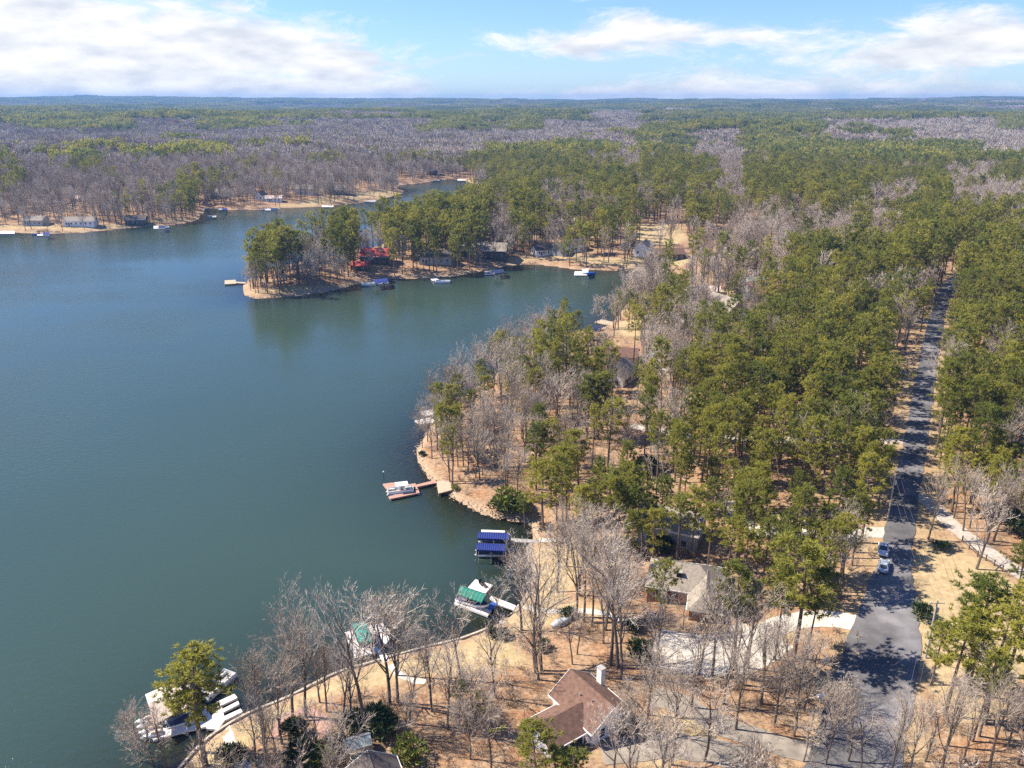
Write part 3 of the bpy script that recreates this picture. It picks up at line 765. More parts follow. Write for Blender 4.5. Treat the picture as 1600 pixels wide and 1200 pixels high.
def house(label, x, y, rot, L, W, H=2.9, R=2.4, roof='greyroof', wall='greywall', hip=False, chimney=None, over=0.5, z=None, detail=2, name='house', land=None, cat='house', windows=True, base=1.6):
    z = gz(x, y) if z is None else z
    o = empty(name, (x, y, z), rot, label, cat)
    FOOT.append((x, y, 0.5*math.hypot(L, W)*0.64))
    if land: LAND.append((x, y, land))
    w = MB()
    if hip:
        w.box(-L/2, L/2, -W/2, W/2, -base, H)
    else:
        w.loft([[(s*L/2, -W/2, -base), (s*L/2, W/2, -base), (s*L/2, W/2, H), (s*L/2, 0, H+R-0.06), (s*L/2, -W/2, H)] for s in (-1, 1)])
    w.build('wall', M[wall], o)
    t = 0.16; sl = R/(W/2)
    rf = empty
    ro = MB()
    lx = L/2+over; wy_ = W/2+over; ze = H - over*sl
    if hip:
        rl = max(0.2, L/2-W/2*0.95)
        P = [(-lx,-wy_,ze),(lx,-wy_,ze),(lx,wy_,ze),(-lx,wy_,ze),(-rl,0,H+R),(rl,0,H+R)]
        b = len(ro.v); ro.v += P + [(a, c, d-t) for a, c, d in P[:4]]
        ro.f += [(0,1,5,4),(2,3,4,5),(1,2,5),(3,0,4),(0,6,7,1),(1,7,8,2),(2,8,9,3),(3,9,6,0),(6,9,8,7)]
    else:
        for s in (-1, 1):
            ro.hull8([(-lx, s*wy_, ze),(lx, s*wy_, ze),(lx, 0.0, H+R),(-lx, 0.0, H+R),
                      (-lx, s*wy_, ze+t),(lx, s*wy_, ze+t),(lx, 0.0, H+R+t),(-lx, 0.0, H+R+t)])
    rfo = ro.build('roof', M[roof], o)
    if detail >= 2:
        if not hip:
            for s in (-1, 1):
                tr = MB(); q = s*(lx+0.02)
                for k in (-1, 1):
                    a, b = sorted((q, q+s*0.05))
                    tr.hull8([(a, k*(wy_+.02), ze-0.12),(b, k*(wy_+.02), ze-0.12),(b, 0, H+R-0.12),(a, 0, H+R-0.12),
                              (a, k*(wy_+.02), ze+t+0.03),(b, k*(wy_+.02), ze+t+0.03),(b, 0, H+R+t+0.03),(a, 0, H+R+t+0.03)])
                tr.build('gable_trim', M['trim'], rfo)
        for s in (-1, 1):
            e = MB(); a, b = sorted((s*(wy_+0.005), s*(wy_+0.11))); e.box(-lx, lx, a, b, ze-0.06, ze+t+0.01); e.build('gutter', M['trim'], rfo)
        rc = MB(); rl2 = (max(0.2, L/2-W/2*0.95) if hip else lx); rc.tube((-rl2, 0, H+R+(0.0 if hip else t)-0.02), (rl2, 0, H+R+(0.0 if hip else t)-0.02), 0.10, n=5)
        rc.build('ridge_cap', M[roof], rfo)
    if chimney:
        cx, cy, cw, ch, cm = chimney
        c = MB(); c.box(cx-cw/2, cx+cw/2, cy-cw*0.4, cy+cw*0.4, 0.0, H+R+ch); co = c.build('chimney', M[cm], rfo)
        k = MB(); k.box(cx-cw/2-0.08, cx+cw/2+0.08, cy-cw*0.4-0.08, cy+cw*0.4+0.08, H+R+ch, H+R+ch+0.12); k.build('chimney_cap', M['greydeck'], rfo)
    if windows and detail >= 1:
        n = max(2, int(L/3.2)); xs = [(-L/2)+(i+0.7)*L/(n+0.4) for i in range(n)]
        zt = min(H-0.45, 2.3)
        for sd_ in ('front', 'back'): windows_on(None, None, o, wall, L, W, H, sd_, xs, 0.95, zt, 1.1)
        for sd_ in ('left', 'right'): windows_on(None, None, o, wall, L, W, H, sd_, [-W/4, W/4], 0.95, zt, 1.0)
        d = MB(); xd = xs[0]+ (xs[1]-xs[0])*0.5; d.box(xd-0.5, xd+0.5, -W/2-0.06, -W/2-0.003, 0.05, 2.15); do = d.build('door', M['darkwall'], o)
        h = MB(); h.box(xd+0.34, xd+0.42, -W/2-0.10, -W/2-0.06, 1.0, 1.1); h.build('handle', M['alu'], do)
    return o
def ridge(p, q, dz):
    a = gat(*p, dz=dz); b = gat(*q, dz=dz)
    c = (a+b)/2; d = b-a
    return c.x, c.y, math.atan2(d.y, d.x), math.hypot(d.x, d.y)

# brown-roofed house with a carport wing, lower centre
x, y, rz, L1 = ridge((886,1042), (966,1102), 6.0)
zb = gz(x, y)+0.15
h1 = house('low house with brown shingle roof and white chimney, carport wing open to the drive', x, y, rz, L1-2.4, 7.0, 2.9, 2.4, 'brownroof', 'white', chimney=(-2.2, 3.75, 1.0, 0.35, 'white'), z=zb, land='the brown-roofed house', base=2.5)
e1 = Vector((math.cos(rz), math.sin(rz))); n1v = Vector((-math.sin(rz), math.cos(rz)))     # n points away from the lake side wing
# wing: ridge at right angles, running to the lower left, its carport open on the right
wing = empty('wing_anchor'); bpy.data.objects.remove(wing)
def wing_parts(o):
    Lw, Ww, H, R = 6.2, 6.0, 2.4, 1.7; y0 = -3.7; cx = 0.4; over = 0.4; t = 0.15
    w = MB(); w.box(cx-Ww/2, cx-Ww/2+0.2, y0-Lw, y0-0.03, -2.4, H); w.box(cx-Ww/2+0.2, cx+Ww/2, y0-Lw, y0-Lw+0.2, -2.4, H)
    w.box(cx-0.1, cx+0.1, y0-Lw+0.2, y0-0.03, -2.4, H); w.build('wing_wall', M['white'], o)
    g = MB(); g.quad((cx-Ww/2, y0-Lw-0.01, H), (cx+Ww/2, y0-Lw-0.01, H), (cx, y0-Lw-0.01, H+R)); g.build('wing_gable', M['white'], o)
    for yy in (y0-Lw+0.15, y0-Lw/2, y0-0.5):
        p = MB(); p.box(cx+Ww/2-0.16, cx+Ww/2, yy-0.08, yy+0.08, -2.4, H); p.build('carport_post', M['white'], o)
    r = MB(); sl = R/(Ww/2); ze = H-over*sl
    for s in (-1, 1):
        r.hull8([(cx+s*(Ww/2+over), y0-Lw-over, ze),(cx, y0-Lw-over, H+R),(cx, y0+1.6, H+R),(cx+s*(Ww/2+over), y0+1.6 if s < 0 else y0-0.02, ze),
                 (cx+s*(Ww/2+over), y0-Lw-over, ze+t),(cx, y0-Lw-over, H+R+t),(cx, y0+1.6, H+R+t),(cx+s*(Ww/2+over), y0+1.6 if s < 0 else y0-0.02, ze+t)])
    ro = r.build('wing_roof', M['brownroof'], o)
    for s in (-1, 1):
        e = MB(); a, b = sorted((cx+s*(Ww/2+over+0.005), cx+s*(Ww/2+over+0.10))); e.box(a, b, y0-Lw-over, y0-0.05, ze-0.05, ze+t+0.01); e.build('gutter', M['trim'], ro)
    f = MB(); f.box(cx+0.1, cx+Ww/2+2.0, y0-Lw, y0-0.05, -0.1, 0.02); f.build('carport_floor', M['olddrive'], o)
wing_parts(h1)
for vx, vy in ((1.6, -1.2), (-0.6, -1.6), (3.0, 1.4)):
    v_ = MB(); zt_ = 2.9 + 2.4*(1-abs(vy)/3.5); v_.tube((vx, vy, zt_-0.1), (vx, vy, zt_+0.6), 0.09, n=6); v_.build('vent_pipe', M['alu'], h1)
wc = Vector((x, y)) - n1v*8; FOOT.append((wc.x, wc.y, 6.0))

# grey hip-roofed house half hidden by pines
x, y, rz, L2 = ridge((1056,880), (1092,882), 5.6)
h2 = house('grey hip-roofed house half hidden behind pines, dark flue on its roof', x, y, rz, 13.0, 9.0, 3.0, 2.8, 'greyroof', 'brick', hip=True, chimney=(-1.2, -2.3, 0.9, -0.7, 'dark'), land='the grey hip-roofed house', base=2.5)
def wing2(o):
    w = MB(); w.box(1.2, 6.2, -9.5, -4.53, -2.5, 2.8); w.build('wing_wall', M['brick'], o)
    r = MB(); H = 2.8; ze = 2.55; x0, x1, y0 = 0.7, 6.7, -10.0
    r.v += [(x0,y0,ze),(x1,y0,ze),(x1,-1.0,ze),(x0,-1.0,ze),((x0+x1)/2,y0+2.9,H+2.1),((x0+x1)/2,0.3,H+2.1)]
    r.f += [(0,1,4),(1,2,5,4),(3,0,4,5),(2,3,5),(0,3,2,1)]; ro = r.build('wing_roof', M['greyroof'], o)
    for s, xx in ((0, x0), (1, x1)):
        e = MB(); e.box(xx-0.06, xx+0.06, y0, -5.2, ze-0.08, ze+0.05); e.build('gutter', M['trim'], ro)
    windows_on(None, None, o, None, 12.4, 0, 0, 'right', [-8.0, -6.2], 0.9, 2.1, 1.0)
wing2(h2)
wc = Vector((x, y)) + Vector((math.cos(rz)*3.7+math.sin(rz)*7, math.sin(rz)*3.7-math.cos(rz)*7)); FOOT.append((wc.x, wc.y, 5.0))

# dark-roofed house at the lower edge
x, y, rz, L3 = ridge((578,1186), (600,1246), 5.0)
house('dark shingle-roofed house with white gable trim at the lower edge', x, y, rz, max(L3, 9.0), 6.6, 2.7, 2.0, 'darkroof', 'tanwall', land='the dark-roofed house at the lower edge')
# large grey house behind the pines
x, y, rz, L4 = ridge((1020,792), (1085,800), 6.5)
house('grey house behind tall pines with white corner boards and brown dormer', x, y, rz, max(L4, 12.0), 8.5, 4.2, 2.6, 'greyroof', 'greywall', land='the grey house behind the pines', base=2.4)
def simple(label, px, py, rot, L, W, H, R, roof, wall, land=None, hip=False, detail=1, dz=3.0):
    p = gat(px, py, dz=dz)
    if py < 365 and px < 700: L *= 0.72; W *= 0.8
    return house(label, p.x, p.y, math.radians(rot), L, W, H, R, roof, wall, hip=hip, detail=detail, land=land, base=2.0)
simple('small white house with steep grey roof deep in the shore wood', 966, 582, 60, 11, 8, 3.6, 3.2, 'greyroof', 'white', 'the small white house in the shore wood')
simple('low tan house with brown roof above the middle docks', 964, 550, -15, 14, 8, 2.8, 2.0, 'brownroof', 'tanwall', 'the low tan house above the middle docks')
simple('large grey-brown gabled house with white trim among bare trees', 1131, 482, 118, 18, 13, 4.2, 4.2, 'greyroof', 'greywall', 'the large grey-brown gabled house', detail=2)
simple('house with faded red roof at the edge of the pines', 1186, 452, 32, 17, 13, 3.4, 3.6, 'palered', 'greywall', 'the faded red roof', detail=2)
simple('small orange-red roofed outbuilding right of the faded red roof', 1210, 452, 20, 7, 6, 2.8, 2.4, 'palered', 'greywall')
simple('pale house with green metal roof behind the faded red roof', 1180, 441, 8, 16, 8, 3.2, 2.2, 'greenroof', 'white')
simple('low pale house on the tan lawn left of the grey-brown gables', 1098, 451, -8, 15, 7, 2.8, 1.6, 'tanroof', 'tanwall')
simple('tan-walled cottage among bare trees above the cove', 1072, 508, 70, 11, 7, 3.4, 2.0, 'greyroof', 'tanwall')
simple('house with bright red metal roof on the wooded point', 588, 401, -6, 16, 10, 4.2, 3.6, 'redroof', 'darkwall', 'the bright red metal roof', detail=2)
simple('small red roofed shed left of the bright red metal roof', 563, 412, -6, 9, 6, 2.6, 1.8, 'redroof', 'darkwall')
simple('dark long house with grey roof near the inner cove shore', 758, 392, -8, 26, 13, 4.4, 3.6, 'greyroof', 'darkwall', 'the dark long house by the inner cove', detail=2)
simple('grey house screened by pines between red roof and dark long house', 680, 401, 5, 18, 10, 4.0, 2.6, 'darkroof', 'greywall')
simple('small white cottage left of the cove beach', 846, 389, 20, 10, 8, 3.2, 2.6, 'darkroof', 'white')
simple('pale roofed gable house behind the cove beach', 880, 388, 62, 12, 9, 3.2, 3.0, 'greenroof', 'greywall', 'the pale-roofed gable house at the cove beach')
simple('white house beside the pale-roofed gable house', 897, 384, 10, 12, 8, 4.4, 2.4, 'darkroof', 'white')
simple('white gabled house at the foot of the far clearing', 1006, 388, 70, 12, 9, 4.2, 3.4, 'greyroof', 'white', 'the white gabled house below the clearing')
simple('brown house with porch right of the far clearing', 1045, 396, 10, 16, 10, 3.4, 2.6, 'brownroof', 'darkwall')
simple('white roofed house in the pines beyond the cove', 892, 345, 20, 15, 10, 3.6, 2.6, 'tanroof', 'white')
simple('pale green house in the gap of bare trees beyond the pines', 911, 303, 0, 24, 12, 4.4, 3.2, 'greenroof', 'greywall')
simple('dark low house at the tip of the far left bank', 213, 343, 8, 20, 11, 3.6, 2.6, 'darkroof', 'darkwall', 'the dark low house on the far bank', detail=2)
simple('long pale house on the far left bank', 126, 345, 4, 30, 11, 3.6, 2.4, 'greyroof', 'white', 'the long pale house on the far bank', detail=2)
simple('grey house behind bare trees at the left edge', 56, 344, -6, 22, 11, 3.6, 2.6, 'greyroof', 'greywall')
simple('white house high in the bare wood of the far left bank', 256, 307, 10, 15, 9, 3.4, 2.6, 'greyroof', 'white')
simple('white outbuilding in the bare wood left of the far bank', 118, 309, 0, 12, 8, 3.0, 2.2, 'tanroof', 'white')
simple('grey-blue house where the far banks meet', 334, 303, -5, 19, 12, 5.0, 3.0, 'greyroof', 'greywall', 'the grey-blue house on the far bank', detail=2)
simple('white gabled cottage on the far middle bank', 408, 306, 75, 12, 9, 4.0, 3.4, 'darkroof', 'white')
simple('low white house right of the white gabled cottage', 428, 309, 5, 20, 8, 3.0, 2.0, 'tanroof', 'white')
simple('large white house above the far sandy lawn', 478, 298, -4, 22, 13, 5.4, 3.4, 'greyroof', 'white', 'the large white house on the far bank', detail=2)
simple('brown-grey house right of the large white far house', 530, 298, 12, 24, 14, 4.6, 4.2, 'greyroof', 'darkwall', 'the brown-grey house on the far bank', detail=2)
simple('dark house by the narrow end of the creek arm', 676, 268, 10, 20, 13, 4.4, 3.4, 'darkroof', 'darkwall')
simple('low grey house in the far clearing edge', 1150, 390, 0, 20, 9, 3.0, 1.8, 'greyroof', 'greywall')
simple('white building far off in the pine forest', 1122, 297, 0, 26, 12, 4.0, 2.4, 'tanroof', 'white')

for px_, py_, r_ in ((1082,935,4.0),(1105,925,3.5),(1062,925,3.0),(1062,1062,3.5),(1110,1064,3.5),(905,1160,3.5),(870,1150,2.5),(940,1165,3.0)):
    p = gat(px_, py_); FOOT.append((p.x, p.y, r_))
# ------------------------------------------------------------------ where each kind of tree grows
ROWS20 = ['f'*40,
 'mPPPPPPPPPqqqPPPPPPPPqmbbmqqPPPPPPPPPqqq',
 'PPPmmbbbqqbbbbbbbmmbmbbbqqqmmqqqbbbbbbbq',
 'bbbbbbbbbbbqqqqbbbbqqqPPbqqbbqPPPPPPPqbb',
 'mbbqbqqqqqqbbbbqqbqPPPPqmPPmbqPPPPPPPPPq',
 'mbqqqmmmmmbqbqbbbbPPPPPPPPPPbPPPPPPPPmmP',
 'qqqqqbbqbbbbbbbbbbbPPPPPqqqmbPPPPPPPPqqP',
 'qbbbbbbPbbsssssssPPPPbbmPPPPPPPmmPmbPbbb',
 'bbbbbbbqsssssssPPPPmPPPPPqPPPPPqqqbqPmmm',
 'sssssssssPPPbPPPPPPbPPPPq.qPPPPPmmmqPPPP',
 '.......ssPPbbPsPPPPbqsqPP..sbbbmbmbmPPPP',
 '.........PPbbqsPPPPsssqPPssbbbbPPPPPqPPP',
 '.........qqmmmsstttqq..mmssqqqqPPPPPPPPP',
 '.........sssssssssssssssbbPbqPPPPPmmPPPP',
 'ssssssssssssssssssssssssqbqbbsPPPPPqsPPP',
 'ssssssssssssssssssssssssPmqbbsPPPPPqsPPP']
# the far left bank is mostly bare wood with single pines; the point has bare trees along its shore
for i_ in range(2, 8):
    ROWS20[i_] = ROWS20[i_][:17].replace('m', 'n').replace('q', 'm' if i_ == 3 else 'n') + ROWS20[i_][17:]
for i_ in (12, 13):
    ROWS20[i_] = ROWS20[i_][:9] + ROWS20[i_][9:16].replace('s', 'b') + ROWS20[i_][16:]
ROWS40 = ['sssssssssssssssssssssmPsqbbmPPPPPPP..PPP',
 'sssssssssssssssssssqqPPPtqbPPPPPPPP..PPP',
 'ssssssssssssssssssqqbbmmsqPPPPPPPPP..PPP',
 'sssssssssssssssssPbbqbbPsmPPPPPPPPP.qPPP',
 'ssssssssssssssssbPbbbPsssmPPPPPPPPP.qPPP',
 'sssssssssssssssssmbbqPPsbstttPPPPPP.qPqq',
 'sssssssssssssssssbbmPPPPPPPPPPPPPPP.mqmm',
 'ssssssssssssssssssbbPmPPPqqqqqqqqqq.ssss',
 'ssssssssssssssssssssbbbbbtqqqqqqqqm.ssss',
 '...................sssbbb...smqqqb.....s',
 '...................ssbbbbs..qqqqqb......',
 '...................sssssssssmmmsss......',
 '................sssssssssssssssss.......',
 '.........ssss...bbbbssssssssssbbbb..ssss',
 '.........bbbbbbbbbbbb...bbbbbbbbbb..ssss',
 '........bbbbbbbbbbbbsssssbbbbbbbbbbbbbbb',
 '.....ssssbbbbbbbbbbbssssbbbbbbbbbbbbbbbb',
 '.....bbbbbbbbbbbbbbbbbbbbbbbbbbbbbbbbbbb']
for r in ROWS20+ROWS40: assert len(r) == 40, (len(r), r)
PROB = {'P': (0.88, 0.08), 'q': (0.54, 0.36), 'm': (0.33, 0.52), 'b': (0.04, 0.86), 's': (0.03, 0.26), 't': (0.33, 0.10), 'n': (0.38, 0.52), '.': (0.0, 0.0)}
def zone(px, py):
    c = int(min(39, max(0, px//40)))
    if py < 480: r = ROWS20[int(max(0, (py-160)//20))]
    else: r = ROWS40[int(min(17, (py-480)//40))]
    return r[c]
def zone_v(x, y, z):
    px, py = proj(x, y, z)
    n = fbm(x/700.0, y/260.0, 91, 3)
    out = []
    for i in range(len(x)):
        if py[i] > 1240: out.append('b'); continue
        k = zone(px[i], py[i]) if py[i] >= 172 else 'f'
        if k == 'f' or (np.hypot(x[i], y[i]) > 3200): k = 'P' if n[i] > 0.47 else ('m' if n[i] > 0.42 else 'b')
        out.append(k)
    return out
def clear_of(x, y, margin=1.5):
    ok = np.ones(len(x), bool)
    near_ = np.hypot(x, y) < 1500
    ok &= ~(near_ & (line_dist(x, y, ROAD) < 3.4+margin*0.5))
    for n, m, w, l, lab in DR: ok &= ~(near_ & (line_dist(x, y, l) < w/2+0.2+margin*0.2))
    for fx, fy, fr in FOOT: ok &= ~(np.hypot(x-fx, y-fy) < fr+margin)
    return ok
def jitter_grid(s, r0, r1, amax=41.0):
    n = int(r1/s)+2
    i, j = np.meshgrid(np.arange(-n, n), np.arange(0, n), indexing='ij')
    x = (i.ravel()+rng.uniform(0, 1, i.size))*s; y = (j.ravel()+rng.uniform(0, 1, i.size))*s
    r = np.hypot(x, y); a = np.degrees(np.arctan2(x, y))
    k = (r >= r0) & (r < r1) & (np.abs(a) < amax)
    return x[k], y[k]
def in_frame(x, y, z, m=30):
    px, py = proj(x, y, z); return (px > -m) & (px < 1600+m) & (py > 100) & (py < 1200+m)

HERO_PINE = [  # crown centre (px, py), height, scale of spread
 (300,1070,19,1.5),(300,1085,14,1.3),(838,1170,12,1.25),(884,1200,9,1.1),(1036,912,13,1.0),(1160,932,19,1.15),(1180,945,16,0.9),(1258,895,21,1.15),(1225,925,17,0.9),(1275,925,17,0.9),
 (1545,950,18,1.5),(1500,1010,16,1.4),(1568,1012,17,1.45),(1600,945,17,1.3),(1525,985,15,1.3),(1500,740,16,1.2),(1530,725,17,1.2),(1560,735,17,1.2),(1590,720,17,1.2),(1575,765,14,1.1),(1485,700,16,1.1),(1510,690,17,1.2),(1545,1060,14,0.9),(1470,1005,10,0.9),(1600,880,12,1.0),
 (716,1082,8,0.55),(752,1100,7,0.5),(705,625,22,0.95),(712,660,18,0.8),(700,700,12,0.6),(832,600,22,0.9),(850,755,21,1.15),(838,692,22,1.1),(905,700,23,1.1),(930,612,24,1.2),(950,770,22,1.2),(980,760,20,1.1),(890,725,21,1.0),(820,790,10,0.8),(1008,792,20,1.0),(1035,775,21,1.0),(1062,800,20,1.05),(1088,790,21,1.0),(1112,818,15,1.1),(1022,822,14,1.0),(1140,842,15,1.1),(1170,855,14,1.0),(1200,850,15,1.0),(1230,860,15,1.1),(1290,850,15,1.1),(1325,840,15,1.1),(1345,800,16,1.1),(1192,600,24,1.1),
 (402,398,22,1.25),(395,405,19,1.2),(412,385,25,1.3),(430,392,24,1.3),(420,375,27,1.2),(438,385,25,1.2),(425,400,20,1.1),(462,385,25,1.0),(470,400,18,0.9),(505,390,21,0.9),(448,378,26,0.9),(520,378,24,0.9),(548,365,27,1.1),(540,380,24,1.0),(1035,475,24,1.2),(900,503,15,0.9)]
HERO_BARE = [  # base (px, py), height, variant
 (609,1101,17,2),(622,1098,15,0),(572,1150,19,5),(412,1152,13,0),(458,1126,16,3),(478,1120,15,1),(494,1184,8,6),(500,1098,9,2),(536,1135,12,5),(548,1142,12,1),(620,1056,13,4),
 (838,1052,19,4),(846,1048,17,3),(815,985,14,1),(842,1062,13,6),(954,1040,17,5),(966,1043,18,3),(971,1060,15,1),(912,972,15,0),(925,975,13,5),(900,965,17,2),(945,985,16,4),
 (675,1112,12,0),(720,1062,13,3),(775,1090,12,6),(700,1140,12,1),(640,1130,11,5),(740,1150,11,2),(240,1195,9,4),(262,1205,10,6),(220,1190,8,2),
 (1012,1150,12,4),(1092,1055,13,5),(1112,1058,14,1),(1030,1050,12,4),(1160,1070,14,2),(1150,1075,12,4),(1068,978,6,4),
 (1310,930,11,2),(1318,910,12,4),(1300,905,12,0),(1420,1208,9,2),(1345,1208,8,5),(1325,1190,9,2),(1470,1212,12,0),(1505,1190,8,3),(1545,1208,12,1),(1590,1195,9,2),(1290,1195,10,1),(1255,1190,7,4),(1445,1190,8,6),(1390,1215,10,0),(1480,1165,9,6),(1530,1150,11,4),(1575,1165,8,0),(1240,1150,11,2),(1210,1130,12,4),(1190,1100,12,0),(1225,1090,11,2),(1255,1110,11,6),(1130,1100,12,3),(1080,1105,11,2),(1150,1140,12,0),(1100,1190,12,4),(1050,1195,12,2),(985,1128,6,4),(1000,1140,6,2),(972,1146,5,6),(990,1152,5,4),
 (1505,830,13,5),(1515,825,12,1),(1540,850,13,5),(1552,845,14,5),(1490,810,12,5),(1575,835,12,1),(1598,885,15,0),(870,925,12,1),(905,930,13,3),(930,905,14,2),(952,920,13,4),(885,885,12,5),
 (660,700,9,4),(668,690,10,2),(655,680,9,0),(682,672,12,2),(400,450,13,2),(392,448,11,4)]
inst_pine = []; inst_bare = []      # (x, y, z, height, variant, spread)
for i, (px, py, h, sp_) in enumerate(HERO_PINE):
    if 540 < py < 810 and px > 600: h *= 0.74; sp_ *= 1.2
    p = gat(px, py, dz=h*0.74); inst_pine.append((p.x, p.y, gz(p.x, p.y), h, i % 8, sp_))
for px, py, h, v in HERO_BARE:
    if py > 840: h *= 1.15
    p = gat(px, py); inst_bare.append((p.x, p.y, gz(p.x, p.y), h, v, 1.0))
hx = np.array([t[0] for t in inst_pine+inst_bare]); hy = np.array([t[1] for t in inst_pine+inst_bare])

# single trees out to a kilometre
R1 = 1050.0
x, y = jitter_grid(5.3, 72, R1)
sd = -poly_sd(x, y, LAKE)
k = (sd > 2.0) & clear_of(x, y); x, y, sd = x[k], y[k], sd[k]
r = np.hypot(x, y)
k = rng.uniform(size=len(x)) < np.where(r < 420, 1.0, 0.72); x, y, sd, r = x[k], y[k], sd[k], r[k]
z = height(x, y, sd)
zc = zone_v(x, y, z+17.0); zc2 = zone_v(x, y, z+6.0)
def ranked(v):
    o_ = np.empty(len(v)); o_[np.argsort(v)] = np.arange(len(v))/max(1, len(v)); return o_
def stand_u(x, y, s, seed, w=0.72): return ranked(w*ranked(fbm(x/s, y/s, seed, 2)) + (1-w)*rng.uniform(size=len(x)))
u = np.where(r > 360, stand_u(x, y, 55.0, 61), rng.uniform(size=len(x))); pine_p, bare_p = [], []
lawn_c = np.zeros(len(x), bool)
for pl in LAWNS: lawn_c |= poly_sd(x, y, pl) > 0.5
VIEWS = [(885,480,1000,540),(1112,460,1160,500),(1160,438,1222,464),(953,540,985,560),(1030,862,1140,940),(1010,985,1200,1042),(1315,930,1440,1065),(740,600,772,624),(1070,440,1120,456),(555,392,612,412),(925,575,985,592),(1020,660,1090,690)]   # open ground kept free of crowns
def open_view(x, y, z):
    px, py = proj(x, y, z); return any(a_ < px < c_ and b_ < py < d_ for a_, b_, c_, d_ in VIEWS)
for i in range(len(x)):
    if open_view(x[i], y[i], z[i]+10.0) and rng.uniform() < 0.85: continue
    pp, bp_ = PROB[zc[i]]
    if r[i] > 330: p2, b2 = PROB[zc2[i]]; pp = min(pp, p2+0.04); bp_ = max(bp_, min(b2, 0.9-pp))
    if lawn_c[i]: pp *= 0.05; bp_ *= 0.12 if r[i] < 400 else 0.45
    if r[i] < 165 and zc[i] in 'bs': pp = 0.0
    if sd[i] < 5 and r[i] < 165: pp *= 0.45; bp_ *= 0.8
    if r[i] < 150: bp_ *= 0.6
    if sd[i] < 9 and 165 < r[i] < 420 and not lawn_c[i]: bp_ = max(bp_, 0.6); pp = max(min(pp, 0.35), 0.06)
    if r[i] < 260 and np.min(np.hypot(hx-x[i], hy-y[i])) < 3.6: continue
    hs = np.interp(r[i], [200, 320, 400, 620, 1000], [0.80, 0.82, 1.0, 0.95, 0.88])
    if sd[i] < 22 and 165 < r[i] < 360: hs *= 0.8
    if u[i] < pp: pine_p.append((x[i], y[i], z[i], hs*rng.uniform(16.0, 26.5), int(rng.integers(8)), rng.uniform(0.78, 1.15)))
    elif u[i] < pp+bp_: bare_p.append((x[i], y[i], z[i], rng.uniform(10.5, 18.5)*(0.82 if r[i] < 150 else 1.0), int(rng.integers(8)), 1.0))
xb, yb = jitter_grid(4.4, 78, 215)
sb = -poly_sd(xb, yb, LAKE); kb = (sb > 3.0) & clear_of(xb, yb); xb, yb, sb = xb[kb], yb[kb], sb[kb]
zb_ = height(xb, yb, sb); zcb = zone_v(xb, yb, zb_+8.0)
lwb = np.zeros(len(xb), bool)
for pl in LAWNS: lwb |= poly_sd(xb, yb, pl) > 0.5
for i in range(len(xb)):
    if open_view(xb[i], yb[i], zb_[i]+7): continue
    if zcb[i] in 'bm' and not lwb[i] and rng.uniform() < (0.17 if zcb[i] == 'b' else 0.08) and np.min(np.hypot(hx-xb[i], hy-yb[i])) > 3.0:
        bare_p.append((xb[i], yb[i], zb_[i], rng.uniform(6.0, 13.0), int(rng.integers(8)), 1.0))
xq, yq = jitter_grid(5.2, 120, 560)
sq = -poly_sd(xq, yq, LAKE); kq = (sq > 2.5) & clear_of(xq, yq); xq, yq, sq = xq[kq], yq[kq], sq[kq]
zq = height(xq, yq, sq); zcq = zone_v(xq, yq, zq+13.0)
for i in range(len(xq)):
    pq = {'P': 0.42, 'q': 0.22, 'm': 0.06}.get(zcq[i], 0.0)
    rq = math.hypot(xq[i], yq[i])
    if (rq > 400 and proj(xq[i], yq[i], zq[i])[0] > 860) or open_view(xq[i], yq[i], zq[i]+10): continue
    if rng.uniform() < pq: pine_p.append((xq[i], yq[i], zq[i], rng.uniform(11.5, 17.5) if rq < 360 else rng.uniform(18, 27), int(rng.integers(8)), rng.uniform(0.8, 1.2)))
def split(hero, lst, n=300):
    L_ = sorted(lst, key=lambda t: math.hypot(t[0], t[1], CAM_H-t[2]))
    vis = [t for t in L_ if in_frame(np.array([t[0]]), np.array([t[1]]), np.array([t[2]+t[3]*0.7]), 20)[0]]
    one = hero + vis[:n-len(hero)]; s = set(one)
    return one, [t for t in L_ if t not in s]
one_pine, mass_pine = split(inst_pine, pine_p)
one_bare, mass_bare = split(inst_bare, bare_p)
print('TREES', len(one_pine), len(mass_pine), len(one_bare), len(mass_bare))

PINE_H = [24,26,22,25,21,27,23,20]; BARE_H = [17,19,15,18,16,20,14,17]
placed_trees = []
def plant(kind, t):
    x, y, z, h, v, sp_ = t
    trunk, crown = (PINES if kind == 'pine' else BARES)[v]
    s = h/(PINE_H if kind == 'pine' else BARE_H)[v]
    o = empty('pine_tree' if kind == 'pine' else 'bare_tree', (x, y, gz(x, y) if math.hypot(x, y) < 900 else z), rng.uniform(0, 6.28))
    sx = s*sp_ if kind == 'pine' else s
    if kind == 'pine' and h < 16: sx = sp_*max(s, 0.62)
    o.scale = (sx, sx, s)
    link('trunk', trunk, o); link('crown', crown, o)
    placed_trees.append((kind, o, t))
for t in one_pine: plant('pine', t)
for t in one_bare: plant('bare', t)
def arr(l, base, nv):
    a = np.array([(t[0], t[1], t[2]) for t in l]); a[:, 2] -= 0.2
    return a, rng.uniform(0, 6.28, len(l)), np.array([t[3]/base for t in l]), rng.integers(0, nv, len(l))
scatter('pine_woods', C_PINE1, *arr(mass_pine, 23.0, 10), 'mass of green pine forest beyond the nearer pines', 'pine forest')
scatter('bare_woods', C_BARE1, *arr(mass_bare, 16.5, 6), 'mass of grey leafless forest beyond the nearer bare trees', 'bare forest')
